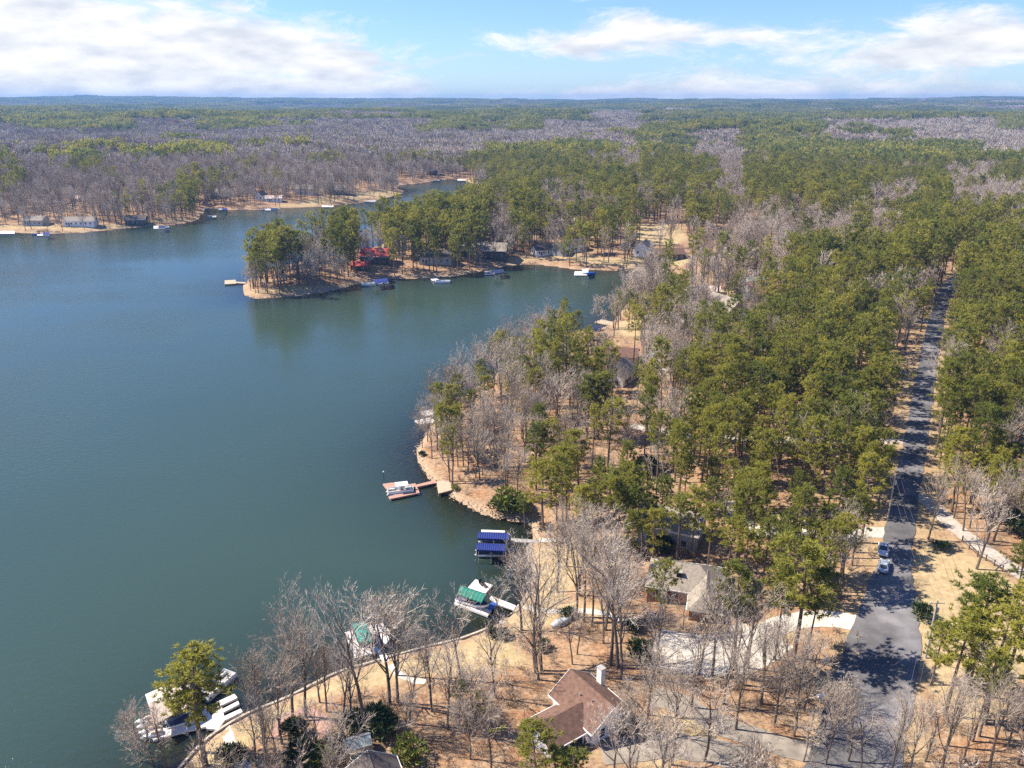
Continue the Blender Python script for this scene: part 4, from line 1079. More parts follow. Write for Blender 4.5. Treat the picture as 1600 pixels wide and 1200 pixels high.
# far forest in patches
def far(r0, r1, s, CP_, CB_, nv, tag_):
    x, y = jitter_grid(s, r0, r1, 40.0)
    sd = -poly_sd(x, y, LAKE); k = sd > s*0.45; x, y, sd = x[k], y[k], sd[k]
    z = height(x, y, sd); zc = zone_v(x, y, z+17.0); zl = zone_v(x, y, z+6.0); zm = zone_v(x, y, z-9.0)
    zc = ['b' if ('b' in (q, w_) and p != '.') else p for p, q, w_ in zip(zc, zl, zm)]
    us = stand_u(x, y, 170.0 if r0 < 3000 else 700.0, 63, 0.8)
    for kind, C_, base in (('pine', CP_, 0), ('bare', CB_, 1)):
        sel = []
        for i in range(len(x)):
            c = zc[i]
            pr = {'P': 1.0, 'q': 0.75, 'm': 0.5, 'b': 0.05, 's': 0.1, 'n': 0.35, 't': 0.9, '.': 0}[c]
            if c == '.': continue
            h_ = us[i]
            if (h_ < pr) == (kind == 'pine'): sel.append(i)
        sel = np.array(sel, int)
        P = np.stack([x[sel], y[sel], z[sel]-1.0], -1)
        scatter(kind+'_forest', C_, P, rng.uniform(0, 6.28, len(sel)), rng.uniform(0.85, 1.15, len(sel)), rng.integers(0, nv, len(sel)),
                ('%s forest %s' % ('dark green pine' if kind == 'pine' else 'grey-mauve leafless', tag_)), 'forest')
far(R1-10, 3400, 26.0, C_PINE2, C_BARE2, 4, 'on the middle-distance hills behind the lake')
far(3400, 9400, 78.0, C_PINE3, C_BARE3, 3, 'fading to blue along the horizon')
# brush and saplings under the near woods
x, y = jitter_grid(2.1, 75, 420)
sd = -poly_sd(x, y, LAKE); k = (sd > 1.2) & clear_of(x, y, 0.5); x, y, sd = x[k], y[k], sd[k]
lw = np.zeros(len(x), bool)
for pl in LAWNS: lw |= poly_sd(x, y, pl) > -0.5
n_ = fbm(x/14.0, y/14.0, 44, 2)
pr = np.where(lw, 0.02, np.where(n_ > 0.52, 0.55, 0.16))*np.where(np.hypot(x, y) < 150, 1.0, 0.6)
k = rng.uniform(size=len(x)) < pr; x, y, sd = x[k], y[k], sd[k]
z = height(x, y, sd)
scatter('brush', C_BRUSH, np.stack([x, y, z-0.05], -1), rng.uniform(0, 6.28, len(x)), rng.uniform(0.6, 1.25, len(x)), rng.integers(0, 5, len(x)), 'grey-brown brush and saplings under the bare trees', 'brush')
# ------------------------------------------------------------------ shore works, docks and boats
def wpt(px, py, z=0.0): x, y = at(px, py, z); return Vector((x, y, z))
def local(o, pts):
    inv = Matrix.Rotation(-o.rotation_euler.z, 3, 'Z'); return [inv @ (p - o.location) for p in pts]
def offset_line(line, d):
    P = resample(line, 2.0); out = []
    for i, p in enumerate(P):
        t = (P[min(i+1, len(P)-1)]-P[max(i-1, 0)]).normalized(); out.append(p + Vector((-t.y, t.x, 0))*d)
    return out
def wall_along(name, line, w, z0, z1, mat, label, cat):
    P = resample(line, 2.0); n = len(P); rings = []
    o0 = Vector((P[n//2].x, P[n//2].y, 0))
    for i, p in enumerate(P):
        t = (P[min(i+1, n-1)]-P[max(i-1, 0)]).normalized(); s = Vector((t.y, -t.x, 0))
        a = p + s*w/2 - o0; b = p - s*w/2 - o0
        rings.append([(a.x, a.y, z0), (a.x, a.y, z1), (b.x, b.y, z1), (b.x, b.y, z0)])
    ob = MB().loft(rings).build(name, mat); ob.location = o0
    return tag(ob, label, cat)
SEA = [at(*p) for p in [(276,1210),(323,1159),(382,1121),(447,1094),(525,1055),(574,1040),(622,1026),(670,1013),(720,1001),(762,985)]]
wall_along('seawall', SEA, 0.40, -0.8, 0.62, M['seawall'], 'thin pale seawall edging the near lawn', 'seawall')
SEA2 = [at(*p) for p in [(805,960),(822,936),(835,906),(833,886),(826,868),(825,858),(834,850)]]
wall_along('seawall', SEA2, 0.7, -0.8, 0.55, M['rock'], 'curved stone edging round the tan lawn by the grey gangway', 'seawall')
# loose stones along the wooded shore
def rocks(name, line, n, label, spread=0.9, s0=0.2, s1=0.55):
    P = resample(line, 1.0); R = np.random.default_rng(len(line)*7+n); V = []; F = []
    base = np.array([(1,0,0),(-1,0,0),(0,1,0),(0,-1,0),(0,0,1),(0,0,-1),(.6,.6,.5),(-.6,.6,.5),(.6,-.6,.5),(-.6,-.6,.5)], float)
    T = [(6,4,0),(0,4,8),(2,4,6),(7,4,2),(1,4,7),(9,4,1),(3,4,9),(8,4,3),(0,2,6),(2,1,7),(1,3,9),(3,0,8),(0,5,2),(2,5,1),(1,5,3),(3,5,0)]
    for i in range(n):
        p = P[R.integers(len(P))]; s = R.uniform(s0, s1)
        a = R.uniform(0, 6.28); c = np.array([p.x+R.normal()*spread*0.5, p.y+R.normal()*spread*0.5, 0.0]); c[2] = max(gz(c[0], c[1]), -0.1)+0.05
        q = base*(1+R.normal(size=base.shape)*0.16)*np.array([s, s*0.8, s*0.55])*0.6
        q = np.stack([q[:,0]*math.cos(a)-q[:,1]*math.sin(a), q[:,0]*math.sin(a)+q[:,1]*math.cos(a), q[:,2]], -1)+c
        k = len(V); V += list(q); F += [tuple(k+j for j in t) for t in T]
    o = link(name, mesh_np(name, np.array(V), np.array(F), M['rock'])); tag(o, label, 'stones', None, 'stuff')
rocks('shore_stones', [at(*p) for p in [(835,832),(826,815),(795,811),(767,806),(745,797),(722,785),(700,770),(684,758),(669,743),(657,722),(653,705),(660,690),(672,672)]], 260, 'loose pale stones along the wooded near shore')
rocks('shore_stones', [at(*p) for p in [(805,960),(822,935),(836,905),(833,885),(826,868),(824,858),(834,849)]], 130, 'stones along the curved lawn edge', 0.7)
rocks('shore_stones', [at(*p) for p in [(387,462),(406,466),(474,461),(530,452),(558,442),(603,435),(659,434),(710,431)]], 220, 'stones along the shore of the wooded point', 1.4, 0.4, 1.0)

def dock_root(pxy, label, group=None, name='dock'):
    p = wpt(*pxy); o = empty(name, (p.x, p.y, 0), 0, label, 'dock', group); FOOT.append((p.x, p.y, 2)); return o
def deck(o, quad, z=0.55, t=0.35, mat='whitedeck', name='deck', piles=True):
    L_ = local(o, [wpt(px, py, z) for px, py in quad])
    d = MB().prism([(p.x, p.y) for p in L_], z-t, z).build(name, M[mat], o)
    cx = sum(p.x for p in L_)/len(L_); cy = sum(p.y for p in L_)/len(L_)
    # board joints: fine grooves are below a pixel; the fascia stands proud
    if piles:
        for p in L_:
            q = MB(); x = cx+(p.x-cx)*0.93; y = cy+(p.y-cy)*0.93
            q.tube((x, y, -2.0), (x, y, z-t-0.01), 0.11, n=6); q.build('pile', M['polewood'], o)
    return d
def canopy(o, quad, z, mat, ribs=12, arch=0.55, skirt=0.45, posts=True, name='canopy'):
    A, B, C_, D = local(o, [wpt(px, py, z) for px, py in quad])       # A-B far long edge, D-C near long edge
    nu, nv = ribs*4, 8; V = []; F = []
    for i in range(nu+1):
        u = i/nu; a = A.lerp(B, u); d = D.lerp(C_, u)
        fl = 0.045*math.cos(2*math.pi*ribs*u)
        for j in range(nv+1):
            v = j/nv; p = a.lerp(d, v)
            h = arch*(1-(2*v-1)**2) + fl
            V.append((p.x, p.y, z-0.15+h))
    n = nv+1
    F = [(i*n+j, i*n+j+1, (i+1)*n+j+1, (i+1)*n+j) for i in range(nu) for j in range(nv)]
    # skirts
    k = len(V)
    for (j, e) in ((0, 0), (nv, 1)):
        b = len(V)
        for i in range(nu+1):
            x, y, zz = V[i*n+j]; V.append((x, y, zz-skirt))
        F += [(i*n+j, (i+1)*n+j, b+i+1, b+i) for i in range(nu)]
    me = mesh_np('canopy', V, F, M[mat], True)
    c = link(name, me, o)
    sm = c.modifiers.new('cloth', 'SOLIDIFY'); sm.thickness = 0.03
    if posts:
        for u in (0.08, 0.5, 0.92):
            for a, d in ((0.04, 0.96), (0.96, 0.04)):
                p = A.lerp(B, u).lerp(D.lerp(C_, u), a)
                MB().tube((p.x, p.y, -1.5), (p.x, p.y, z-0.2), 0.06, n=6).build('post', M['alu'], o)
        for a in (0.04, 0.96):
            p = A.lerp(D, a); q = B.lerp(C_, a); MB().tube((p.x, p.y, z-0.25), (q.x, q.y, z-0.25), 0.05, n=5).build('rail', M['alu'], o)
    return c
def rail_boat(L_=6.5, W=2.3):
    pass
def runabout(x, y, z, rz, label, L_=6.2, W=2.2, hullm='gel', cover=None, group=None, seats=True):
    o = empty('motor_boat', (x, y, z), rz, label, 'boat', group)
    rings = []
    for t, w, zk, zg in ((-0.5, 0.88, 0.0, 0.75), (-0.2, 1.0, -0.08, 0.78), (0.15, 0.98, -0.08, 0.84), (0.36, 0.68, 0.05, 0.92), (0.47, 0.26, 0.35, 0.98), (0.50, 0.04, 0.6, 1.0)):
        X = t*L_; hw = w*W/2
        rings.append([(X, -hw, zg), (X, -hw*0.82, zk+0.25), (X, 0, zk), (X, hw*0.82, zk+0.25), (X, hw, zg)])
    MB().loft(rings).build('hull', M[hullm], o, True)
    if cover:
        r2 = []
        for t, w, zg, up in ((-0.49, 0.86, 0.78, 0.06), (-0.2, 0.98, 0.82, 0.35), (0.08, 0.98, 0.86, 0.62), (0.3, 0.78, 0.93, 0.25), (0.46, 0.26, 1.01, 0.03)):
            X = t*L_; hw = w*W/2; r2.append([(X, -hw, zg), (X, -hw*0.5, zg+up*0.8), (X, 0, zg+up), (X, hw*0.5, zg+up*0.8), (X, hw, zg), (X, 0, zg-0.05)])
        MB().loft(r2).build('boat_cover', M[cover], o, True)
    else:
        MB().hull8([(-0.47*L_,-0.36*W,0.80),(0.10*L_,-0.40*W,0.86),(0.10*L_,0.40*W,0.86),(-0.47*L_,0.36*W,0.80),(-0.47*L_,-0.36*W,0.83),(0.10*L_,-0.40*W,0.89),(0.10*L_,0.40*W,0.89),(-0.47*L_,0.36*W,0.83)]).build('cockpit_sole', M['navy'], o)
        for sx in (-0.36, -0.06):
            for sy in (-0.2, 0.2):
                s = MB(); s.box(sx*L_-0.3, sx*L_+0.3, sy*W-0.3, sy*W+0.3, 0.84, 1.10); s.box(sx*L_-0.34, sx*L_-0.2, sy*W-0.3, sy*W+0.3, 1.10, 1.5); s.build('seat', M['seat'], o, bevel=0.04)
        w = MB(); w.hull8([(0.10*L_,-0.40*W,0.90),(0.13*L_,-0.40*W,0.90),(0.13*L_,0.40*W,0.90),(0.10*L_,0.40*W,0.90),(0.03*L_,-0.34*W,1.4),(0.04*L_,-0.34*W,1.4),(0.04*L_,0.34*W,1.4),(0.03*L_,0.34*W,1.4)]); w.build('windscreen', M['glass'], o)
    m = MB(); m.box(-0.5*L_-0.5, -0.5*L_-0.02, -0.25, 0.25, 0.3, 1.15); m.build('outboard', M['black'], o, bevel=0.06)
    return o
def pontoon(x, y, z, rz, label, L_=7.0, W=2.5, bimini='gel', cover=None, group=None, rail='gel', bfront=False):
    o = empty('pontoon_boat', (x, y, z), rz, label, 'boat', group)
    for s in (-1, 1):
        t = MB(); t.tube((-L_/2, s*W*0.36, 0.15), (L_/2-0.7, s*W*0.36, 0.15), 0.32, n=8); t.tube((L_/2-0.7, s*W*0.36, 0.15), (L_/2, s*W*0.36, 0.35), 0.32, 0.05, n=8); t.build('pontoon', M['alu'], o, True)
    MB().box(-L_/2, L_/2-0.25, -W/2, W/2, 0.48, 0.60).build('deck', M['greydeck'], o)
    for (a, b, c, d) in ((-L_/2+0.1, L_/2-0.4, -W/2+0.02, -W/2+0.07), (-L_/2+0.1, L_/2-0.4, W/2-0.07, W/2-0.02), (L_/2-0.45, L_/2-0.4, -W/2+0.07, W/2-0.07), (-L_/2+0.1, -L_/2+0.15, -W/2+0.07, W/2-0.07)):
        MB().box(a, b, c, d, 0.60, 1.25).build('side_panel', M[rail], o)
    if cover:
        r = []
        for t, up in ((-0.48, 0.05), (-0.2, 0.3), (0.1, 0.45), (0.44, 0.05)):
            r.append([(t*L_, -W/2-0.01, 1.22), (t*L_, -W*0.25, 1.27+up), (t*L_, W*0.25, 1.27+up), (t*L_, W/2+0.01, 1.22), (t*L_, 0, 1.15)])
        MB().loft(r).build('boat_cover', M[cover], o, True)
    else:
        for (a, b, c, d) in ((L_*0.18, L_*0.42, -W/2+0.1, -W/2+0.65), (L_*0.18, L_*0.42, W/2-0.65, W/2-0.1), (-L_*0.44, -L_*0.2, -W/2+0.1, -W/2+0.65), (-L_*0.44, -L_*0.36, -W*0.25, W/2-0.15)):
            MB().box(a, b, c, d, 0.60, 1.05).build('seat', M['seat'], o, bevel=0.05)
        MB().box(-0.3, 0.2, -W/2+0.1, -W/2+0.75, 0.60, 1.5).build('console', M['gel'], o, bevel=0.05)
    if bimini:
        x0, x1 = (-L_*0.30, L_*0.16) if not bfront else (0.0, L_*0.42)
        b = MB(); n = 6; rr = []
        for i in range(n+1):
            v = i/n; yy = (v-0.5)*W*0.98; h = 2.45+0.16*(1-(2*v-1)**2); rr.append((yy, h))
        b.loft([[(xx, yy, h) for yy, h in rr]+[(xx, yy, h-0.06) for yy, h in reversed(rr)] for xx in (x0, x1)]); b.build('bimini', M[bimini], o)
        for xx in (x0+0.1, x1-0.1):
            for s in (-1, 1): MB().tube((xx, s*W*0.47, 1.2), (xx, s*W*0.47, 2.44), 0.03, n=5).build('bimini_pole', M['alu'], o)
    m = MB(); m.box(-L_/2-0.5, -L_/2-0.02, -0.25, 0.25, 0.2, 1.2); m.build('outboard', M['black'], o, bevel=0.06)
    return o
def jetski(p, rz, label, seatm='tanroof'):
    o = empty('jet_ski', (p.x, p.y, 0.42), rz, label, 'jet ski', 'jet skis by the tan-roofed boathouse')
    rings = []
    for t, w, zt in ((-0.5, 0.8, 0.45), (-0.1, 1.0, 0.5), (0.25, 0.8, 0.62), (0.5, 0.12, 0.5)):
        X = t*3.2; hw = w*0.55; rings.append([(X, -hw, 0.38), (X, -hw*0.5, 0.0), (X, hw*0.5, 0.0), (X, hw, 0.38), (X, hw*0.5, zt), (X, -hw*0.5, zt)])
    MB().loft(rings).build('hull', M['gel'], o, True)
    MB().box(-1.3, 0.15, -0.22, 0.22, 0.5, 0.86).build('seat', M[seatm], o, bevel=0.06)
    s = MB(); s.tube((0.45, -0.4, 1.0), (0.45, 0.4, 1.0), 0.04, n=5); s.tube((0.6, 0, 0.55), (0.45, 0, 1.0), 0.08, n=5); s.build('handlebar', M['black'], o)
    return o

# --- tan-roofed boathouse, lower left
dA = dock_root((300,1105), 'large white dock with tan-roofed boathouse and finger floats at lower left')
deck(dA, [(232,1146),(272,1122),(318,1100),(338,1132),(290,1142),(240,1156)], 0.55)
deck(dA, [(322,1138),(331,1118),(346,1104),(352,1124),(340,1140)], 0.58)
deck(dA, [(343,1112),(338,1097),(366,1084),(371,1090),(346,1102),(348,1110)], 0.62, name='finger_float')
deck(dA, [(345,1109),(372,1095),(374,1100),(347,1114)], 0.545, name='finger_float')
deck(dA, [(350,1119),(376,1107),(379,1112),(352,1125)], 0.535, name='finger_float')
def boathouse(o):
    a = local(o, [wpt(*p, z=3.1) for p in [(227,1086),(290,1058),(305,1098),(240,1134)]])
    V = a; mid0 = (V[0]+V[3])/2; mid1 = (V[1]+V[2])/2
    r = MB(); up = Vector((0,0,0.95)); t = Vector((0,0,0.12))
    for p, q in ((V[0], V[1]), (V[3], V[2])):
        r.hull8([p, q, mid1+up, mid0+up, p+t, q+t, mid1+up+t, mid0+up+t])
    ro = r.build('roof', M['tanroof'], o)
    c = sum(V, Vector())/4
    for p in V:
        q = c+(p-c)*0.9; MB().box(q.x-0.1, q.x+0.1, q.y-0.1, q.y+0.1, -1.6, 3.05).build('post', M['tandeck'], o)
    for i, j in ((0, 1), (2, 3)):
        p = c+(V[i]-c)*0.9; q = c+(V[j]-c)*0.9; MB().tube((p.x, p.y, 2.95), (q.x, q.y, 2.95), 0.10, n=4).build('beam', M['tandeck'], o)
boathouse(dA)
for i, (px, py) in enumerate([(229,1126),(231,1134),(234,1143),(238,1150)]):
    jetski(wpt(px, py, 0.5), math.radians(205), ['outermost white jet ski under the tan boathouse eave', 'second white jet ski from the boathouse eave', 'third white jet ski from the boathouse eave', 'jet ski nearest the shore by the boathouse'][i])
p = wpt(340,1070,0.6); pontoon(p.x, p.y, 0, math.radians(65), 'white pontoon boat behind the lower left pine, beside the finger floats', 6.6, 2.5, None)
p = wpt(286,1126,0.6); runabout(p.x, p.y, 0.1, math.radians(25), 'white and blue boat under the tan boathouse roof', 4.8, 1.9, 'gel', 'navy')
LAND.append((*at(290,1095), 'the tan-roofed boathouse'))

# --- teal canopy dock
dB = dock_root((575,1000), 'white U-shaped dock under a teal canopy behind a bare tree')
deck(dB, [(538.5,988),(551,985),(563,1013),(590,1010),(588,1019),(555,1028)], 0.6)
deck(dB, [(574,979),(599,972),(613,992),(604,1005),(592,1009)], 0.605)
deck(dB, [(588,1014),(597,1011),(616,1046),(606,1050)], 0.66, 0.2, name='gangway')
canopy(dB, [(549,974),(570,969),(581,1000),(560,1003)], 3.2, 'teal', 8, 0.5)
LAND.append((*at(575,1000), 'the teal dock canopy'))
p = wpt(571,1000,0.3); runabout(p.x, p.y, 0.1, math.radians(-68), 'dark covered boat under the teal canopy', 5.8, 2.1, 'navy', 'navy')

# --- green boat lift
dC = dock_root((745,930), 'white dock and lift under an arched green canopy')
deck(dC, [(709,942.5),(712.5,938),(761,951),(768,953),(762,962)], 0.55, 0.4, 'whitedeck', 'float')
deck(dC, [(743,905),(770,914),(758.5,927),(731,918)], 0.60)
deck(dC, [(765,934),(768,931),(806,946),(803,953),(776,944)], 0.62, 0.25, name='gangway')
deck(dC, [(769,940),(778,943),(768.5,953),(761,951)], 0.66, 0.12, 'bluekayak', 'ramp', False)
canopy(dC, [(724,916.7),(766,930.5),(753,941),(715,927.5)], 3.0, 'greencanvas', 7, 0.95, 0.15)
LAND.append((*at(745,935), 'the green arched boat canopy'))
p = wpt(739,942,0.9); runabout(p.x, p.y, 0.55, math.radians(-24), 'white boat hanging in the lift under the green canopy', 6.6, 2.2, 'gel', 'navy')
for i, (px, py) in enumerate([(752,914),(757,917)]):
    q = wpt(px, py, 0.6); o = empty('deck_chair', (q.x, q.y, 0.6), 0.6, ['left dark deck chair on the white platform', 'right dark deck chair on the white platform'][i], 'chair', 'deck chairs on the white platform')
    MB().box(-0.35, 0.35, -0.35, 0.35, 0.35, 0.42).build('seat', M['black'], o); MB().hull8([(-0.35,0.3,0.42),(0.35,0.3,0.42),(0.35,0.36,0.42),(-0.35,0.36,0.42),(-0.35,0.5,1.0),(0.35,0.5,1.0),(0.35,0.56,1.0),(-0.35,0.56,1.0)]).build('backrest', M['black'], o)
    for sx in (-0.3, 0.3):
        for sy in (-0.3, 0.3): MB().tube((sx, sy, 0), (sx, sy, 0.36), 0.03, n=4).build('leg', M['black'], o)

# --- twin blue canopies
dD = dock_root((770,852), 'grey gangway dock with two blue canopied boat lifts')
deck(dD, [(795,840.5),(846,844),(846,848),(794.5,846.5)], 0.62, 0.22, 'greydeck', 'gangway')
deck(dD, [(748,844),(795,846),(795,849),(747,847)], 0.60, 0.3, 'greydeck')
deck(dD, [(752,827.5),(789,829),(789,832),(752,831)], 0.7, 0.4, 'whitedeck', 'float')
deck(dD, [(790,857),(803,857),(803,861),(790,860.5)], 0.6, 0.3, 'greydeck', 'float')
canopy(dD, [(747.6,830.4),(796.4,832.3),(795.3,842.0),(746.1,840.1)], 3.4, 'bluecanvas', 14, 0.30, 0.35)
canopy(dD, [(745.4,847.6),(791.1,849.1),(790,860.0),(743.9,858.0)], 3.3, 'bluecanvas', 14, 0.30, 0.35)
LAND.append((*at(770,860), 'the twin blue boat canopies'))
p = wpt(770,846,0.4); runabout(p.x, p.y, 0.4, math.radians(178), 'dark boat under the upper blue canopy', 6.8, 2.3, 'navy', 'navy')
p = wpt(766,865,0.4); pontoon(p.x, p.y, 0.3, math.radians(178), 'dark boat under the lower blue canopy', 6.4, 2.4, None, 'navy', None, 'navy')

# --- redwood dock with the moored boat
dE = dock_root((640,768), 'redwood dock with a long gangway to the near wooded shore')
deck(dE, [(607,775.5),(650,767),(655,770),(609.5,779.5)], 0.6, 0.35, 'reddeck')
deck(dE, [(636,757),(649,755),(656,770),(645,768)], 0.605, 0.35, 'reddeck')
deck(dE, [(598,756),(618,753.2),(636,757.5),(640,760),(604,764)], 0.61, 0.35, 'reddeck')
deck(dE, [(649,757.5),(680,750),(682,754.2),(652,760.5)], 0.66, 0.2, 'reddeck', 'gangway')
LAND.append((*at(640,768), 'the redwood dock'))
p = wpt(625,769,0.3); pontoon(p.x, p.y, 0.05, math.radians(194), 'white pontoon boat with white bimini moored at the redwood dock', 6.6, 2.4, 'gel', None, None, 'gel')
q = wpt(600,752,0.6); o = empty('dock_lamp', (q.x, q.y, 0.6), 0, 'slim lamp post at the outer corner of the redwood dock', 'lamp post')
MB().tube((0,0,0), (0,0,2.4), 0.06, n=6).build('post', M['black'], o); MB().box(-0.14, 0.14, -0.14, 0.14, 2.4, 2.75).build('lamp_head', M['white'], o, bevel=0.03)
dE2 = empty('shore_deck', (*at(694,760), 0), 0, 'weathered tan deck on the shore end of the redwood gangway', 'deck')
deck(dE2, [(682,752),(702,750),(707.5,765),(685,771)], 0.9, 0.25, 'tandeck')

# --- lesser docks: (deck px quad list, extras)
def small_dock(label, quads, mat='whitedeck', can=None, z=0.6):
    c = quads[0]; cx = sum(p[0] for p in c)/len(c); cy = sum(p[1] for p in c)/len(c)
    o = dock_root((cx, cy), label)
    for i, q in enumerate(quads): deck(o, q, z+0.005*i, 0.4, mat)
    for cn in (can or []): canopy(o, cn[0], cn[1], cn[2], 8, 0.5, 0.3)
    return o
small_dock('white dock half hidden by bare trees, upper of two by the wooded bend', [[(655,643),(676,640),(684,646),(664,650)]])
small_dock('white dock half hidden by bare trees, lower of two by the wooded bend', [[(648,657),(672,652),(682,659),(656,663)]])
small_dock('white dock glimpsed through trees above the bend', [[(742,609),(752,604),(768,608),(757,616)], [(746,619),(764,614),(770,617),(752,623)]])
small_dock('white dock with long walkway, lower of the middle docks', [[(913,519),(922,515),(930,518),(921,522)],[(926,515),(960,521),(960,524),(926,518)]])
small_dock('tan dock, upper of the middle docks', [[(929,503),(940,499),(975,507),(968,511)]], 'tandeck', [[[(924,511),(938,508),(940,513),(926,516)], 3.0, 'navy']])
small_dock('pale dock in the upper corner of the cove', [[(990,470),(1017,476),(1017,480),(990,474)]], 'whitedeck', [[[(1008,470),(1020,472),(1020,477),(1008,475)], 3.2, 'bluekayak']])
small_dock('pale dock off the tip of the wooded point', [[(351,438),(368,437),(369,443),(351,444)],[(368,440),(384,441),(384,443),(368,442)]], 'tandeck')
small_dock('dock with two blue canopies at the wooded point', [[(578,440),(606,438),(608,442),(580,445)]], 'greydeck', [[[(582,437),(592,435),(596,441),(586,443)], 3.6, 'bluecanvas'], [[(592,436),(604,434),(607,440),(597,442)], 3.6, 'bluecanvas']])
p = wpt(577,446,0); pontoon(p.x, p.y, 0, 0.1, 'white boat moored left of the far blue canopies', 8.0, 3.0, None)
small_dock('small white dock below the pines of the point', [[(672,435),(682,434),(690,440),(680,441)]], 'whitedeck')
p = wpt(691,442,0); pontoon(p.x, p.y, 0, 0.0, 'white pontoon boat moored off the middle of the point', 9.0, 3.2, None)
small_dock('dock with dark blue canopy at the inner cove', [[(757,424),(772,427),(786,424),(772,421)]], 'greydeck', [[[(771,421),(786,420),(788,425),(773,427)], 3.4, 'navy']])
p = wpt(768,429,0); runabout(p.x, p.y, 0, 0.2, 'pale boat beside the dark blue canopy', 8.0, 2.8)
small_dock('white dock with tilted awning at the cove beach', [[(898,424),(916,424),(917,430),(897,430)]], 'whitedeck', [[[(909,420),(920,419),(919,425),(910,426)], 3.6, 'gel']])
p = wpt(922,429,0); runabout(p.x, p.y, 0, 0.3, 'blue boat right of the white awning dock', 7.0, 2.8, 'bluekayak', 'bluekayak')
for (px, py, w, h, mt, lab, cn) in [(10,363,26,4,'whitedeck','white dock at the left edge of the far bank',None),(68,366,20,4,'whitedeck','white dock with blue boat on the far left bank','bluecanvas'),
    (249,355,18,4,'whitedeck','white dock off the tip of the far left bank','navy'),(331,338,14,3,'greydeck','grey dock in the notch of the far bank',None),(348,327,14,2.6,'greydeck','dock with blue cover right of the far notch','bluecanvas'),
    (424,327,20,2.6,'whitedeck','white dock below the white gabled cottage','navy'),(512,322,18,2.6,'whitedeck','white dock at the foot of the far sandy lawn',None),(579,314,18,3,'greydeck','grey dock on the right of the far sandy lawn',None),
    (320,325,12,2.4,'greydeck','low dock where the far banks meet',None),(735,291,18,3,'whitedeck','white dock with blue canopy in the creek arm','bluecanvas'),(752,297,18,2.6,'whitedeck','white dock in the creek arm nearest the point',None),(722,281,14,2.0,'whitedeck','small white dock at the head of the creek arm',None),(680,281,14,2,'greydeck','low dark dock at the narrow end of the creek',None)]:
    small_dock(lab, [[(px-w/2,py-h/2),(px+w/2,py-h/2),(px+w/2,py+h/2),(px-w/2,py+h/2)]], mt, [[[(px-1,py-h/2-1),(px+w/2,py-h/2-1),(px+w/2,py+h*0.2),(px-1,py+h*0.2)], 3.4, cn]] if cn else None)
p = wpt(60,367,0); runabout(p.x, p.y, 0, 0.1, 'blue boat at the far left white dock', 8.0, 2.8, 'bluekayak')
p = wpt(256,357,0); pontoon(p.x, p.y, 0, 0.1, 'white boat at the dock off the far left tip', 9.0, 3.0, None)
p = wpt(415,328,0); runabout(p.x, p.y, 0, 0.1, 'white boat below the white gabled cottage', 9.0, 3.0)

# ------------------------------------------------------------------ cars
def car(label, px, py, rz, paint, sx=1.0):
    p = gat(px, py, dz=0.7); o = empty('parked_car', (p.x, p.y, gz(p.x, p.y)+0.12), rz, label, 'car', 'cars parked on the road edge')
    L_, W = 4.6, 1.82
    prof = [(-2.3,0.42),(-2.28,0.80),(-2.05,0.93),(-1.35,0.98),(1.0,0.95),(2.05,0.78),(2.28,0.62),(2.3,0.36),(2.0,0.25),(-2.0,0.25)]
    r = []
    for yy, k in ((-W/2, 0.94), (-W/2*0.97, 0.99), (-W/2*0.8, 1.0), (W/2*0.8, 1.0), (W/2*0.97, 0.99), (W/2, 0.94)):
        r.append([(x*k, yy, z if z < 0.5 else 0.5+(z-0.5)*(0.86 if abs(yy) > W*0.485 else 1)) for x, z in prof])
    MB().loft(r).build('body', M[paint], o, True)
    cab = lambda inset, z: [(-1.75+inset*0.75, -W*0.44+inset*0.24, z), (1.05-inset*1.05, -W*0.44+inset*0.24, z), (1.05-inset*1.05, W*0.44-inset*0.24, z), (-1.75+inset*0.75, W*0.44-inset*0.24, z)]
    MB().loft([cab(0, 0.94), cab(0.9, 1.40)]).build('cabin_glass', M['glass'], o)
    rf = MB(); a = cab(0.86, 1.40); b = cab(1.02, 1.47); rf.loft([a, b]); rf.build('roof', M[paint], o, bevel=0.02)
    for s in (-1, 1):
        for xa, xb in ((-1.75, -1.12), (1.05, 0.16)):
            MB().tube((xa, s*W*0.435, 0.95), (xb, s*W*0.325, 1.41), 0.05, n=4).build('roof_pillar', M[paint], o)
        MB().tube((-0.35, s*W*0.44, 0.95), (-0.30, s*W*0.33, 1.41), 0.045, n=4).build('roof_pillar', M[paint], o)
        m = MB(); m.box(0.70, 0.88, min(s*W*0.5, s*W*0.60), max(s*W*0.5, s*W*0.60), 0.92, 1.08); m.build('wing_mirror', M[paint], o, bevel=0.02)
        for wx_ in (-1.38, 1.42):
            w = MB(); y0, y1 = sorted((s*(W/2-0.20), s*(W/2+0.015))); w.tube((wx_, y0, 0.32), (wx_, y1, 0.32), 0.33, n=14); wo = w.build('wheel', M['black'], o, False)
            h = MB(); y2, y3 = sorted((s*(W/2+0.016), s*(W/2+0.03))); h.tube((wx_, y2, 0.32), (wx_, y3, 0.32), 0.20, n=10); h.build('hub', M['alu'], wo)
        h = MB(); h.box(2.12, 2.27, min(s*0.5, s*0.82), max(s*0.5, s*0.82), 0.60, 0.74); h.build('headlight', M['gel'], o)
        t = MB(); t.box(-2.31, -2.16, min(s*0.52, s*0.85), max(s*0.52, s*0.85), 0.68, 0.84); t.build('tail_light', M['redlamp'], o)
    MB().box(-2.32, -2.27, -0.26, 0.26, 0.5, 0.62).build('number_plate', M['white'], o)
    return o
rdir = math.atan2(ROAD[5][1]-ROAD[6][1], ROAD[5][0]-ROAD[6][0])
car('silver-blue car parked on the road edge, the farther of two', 1380, 858, rdir+0.06, 'carpaint2')
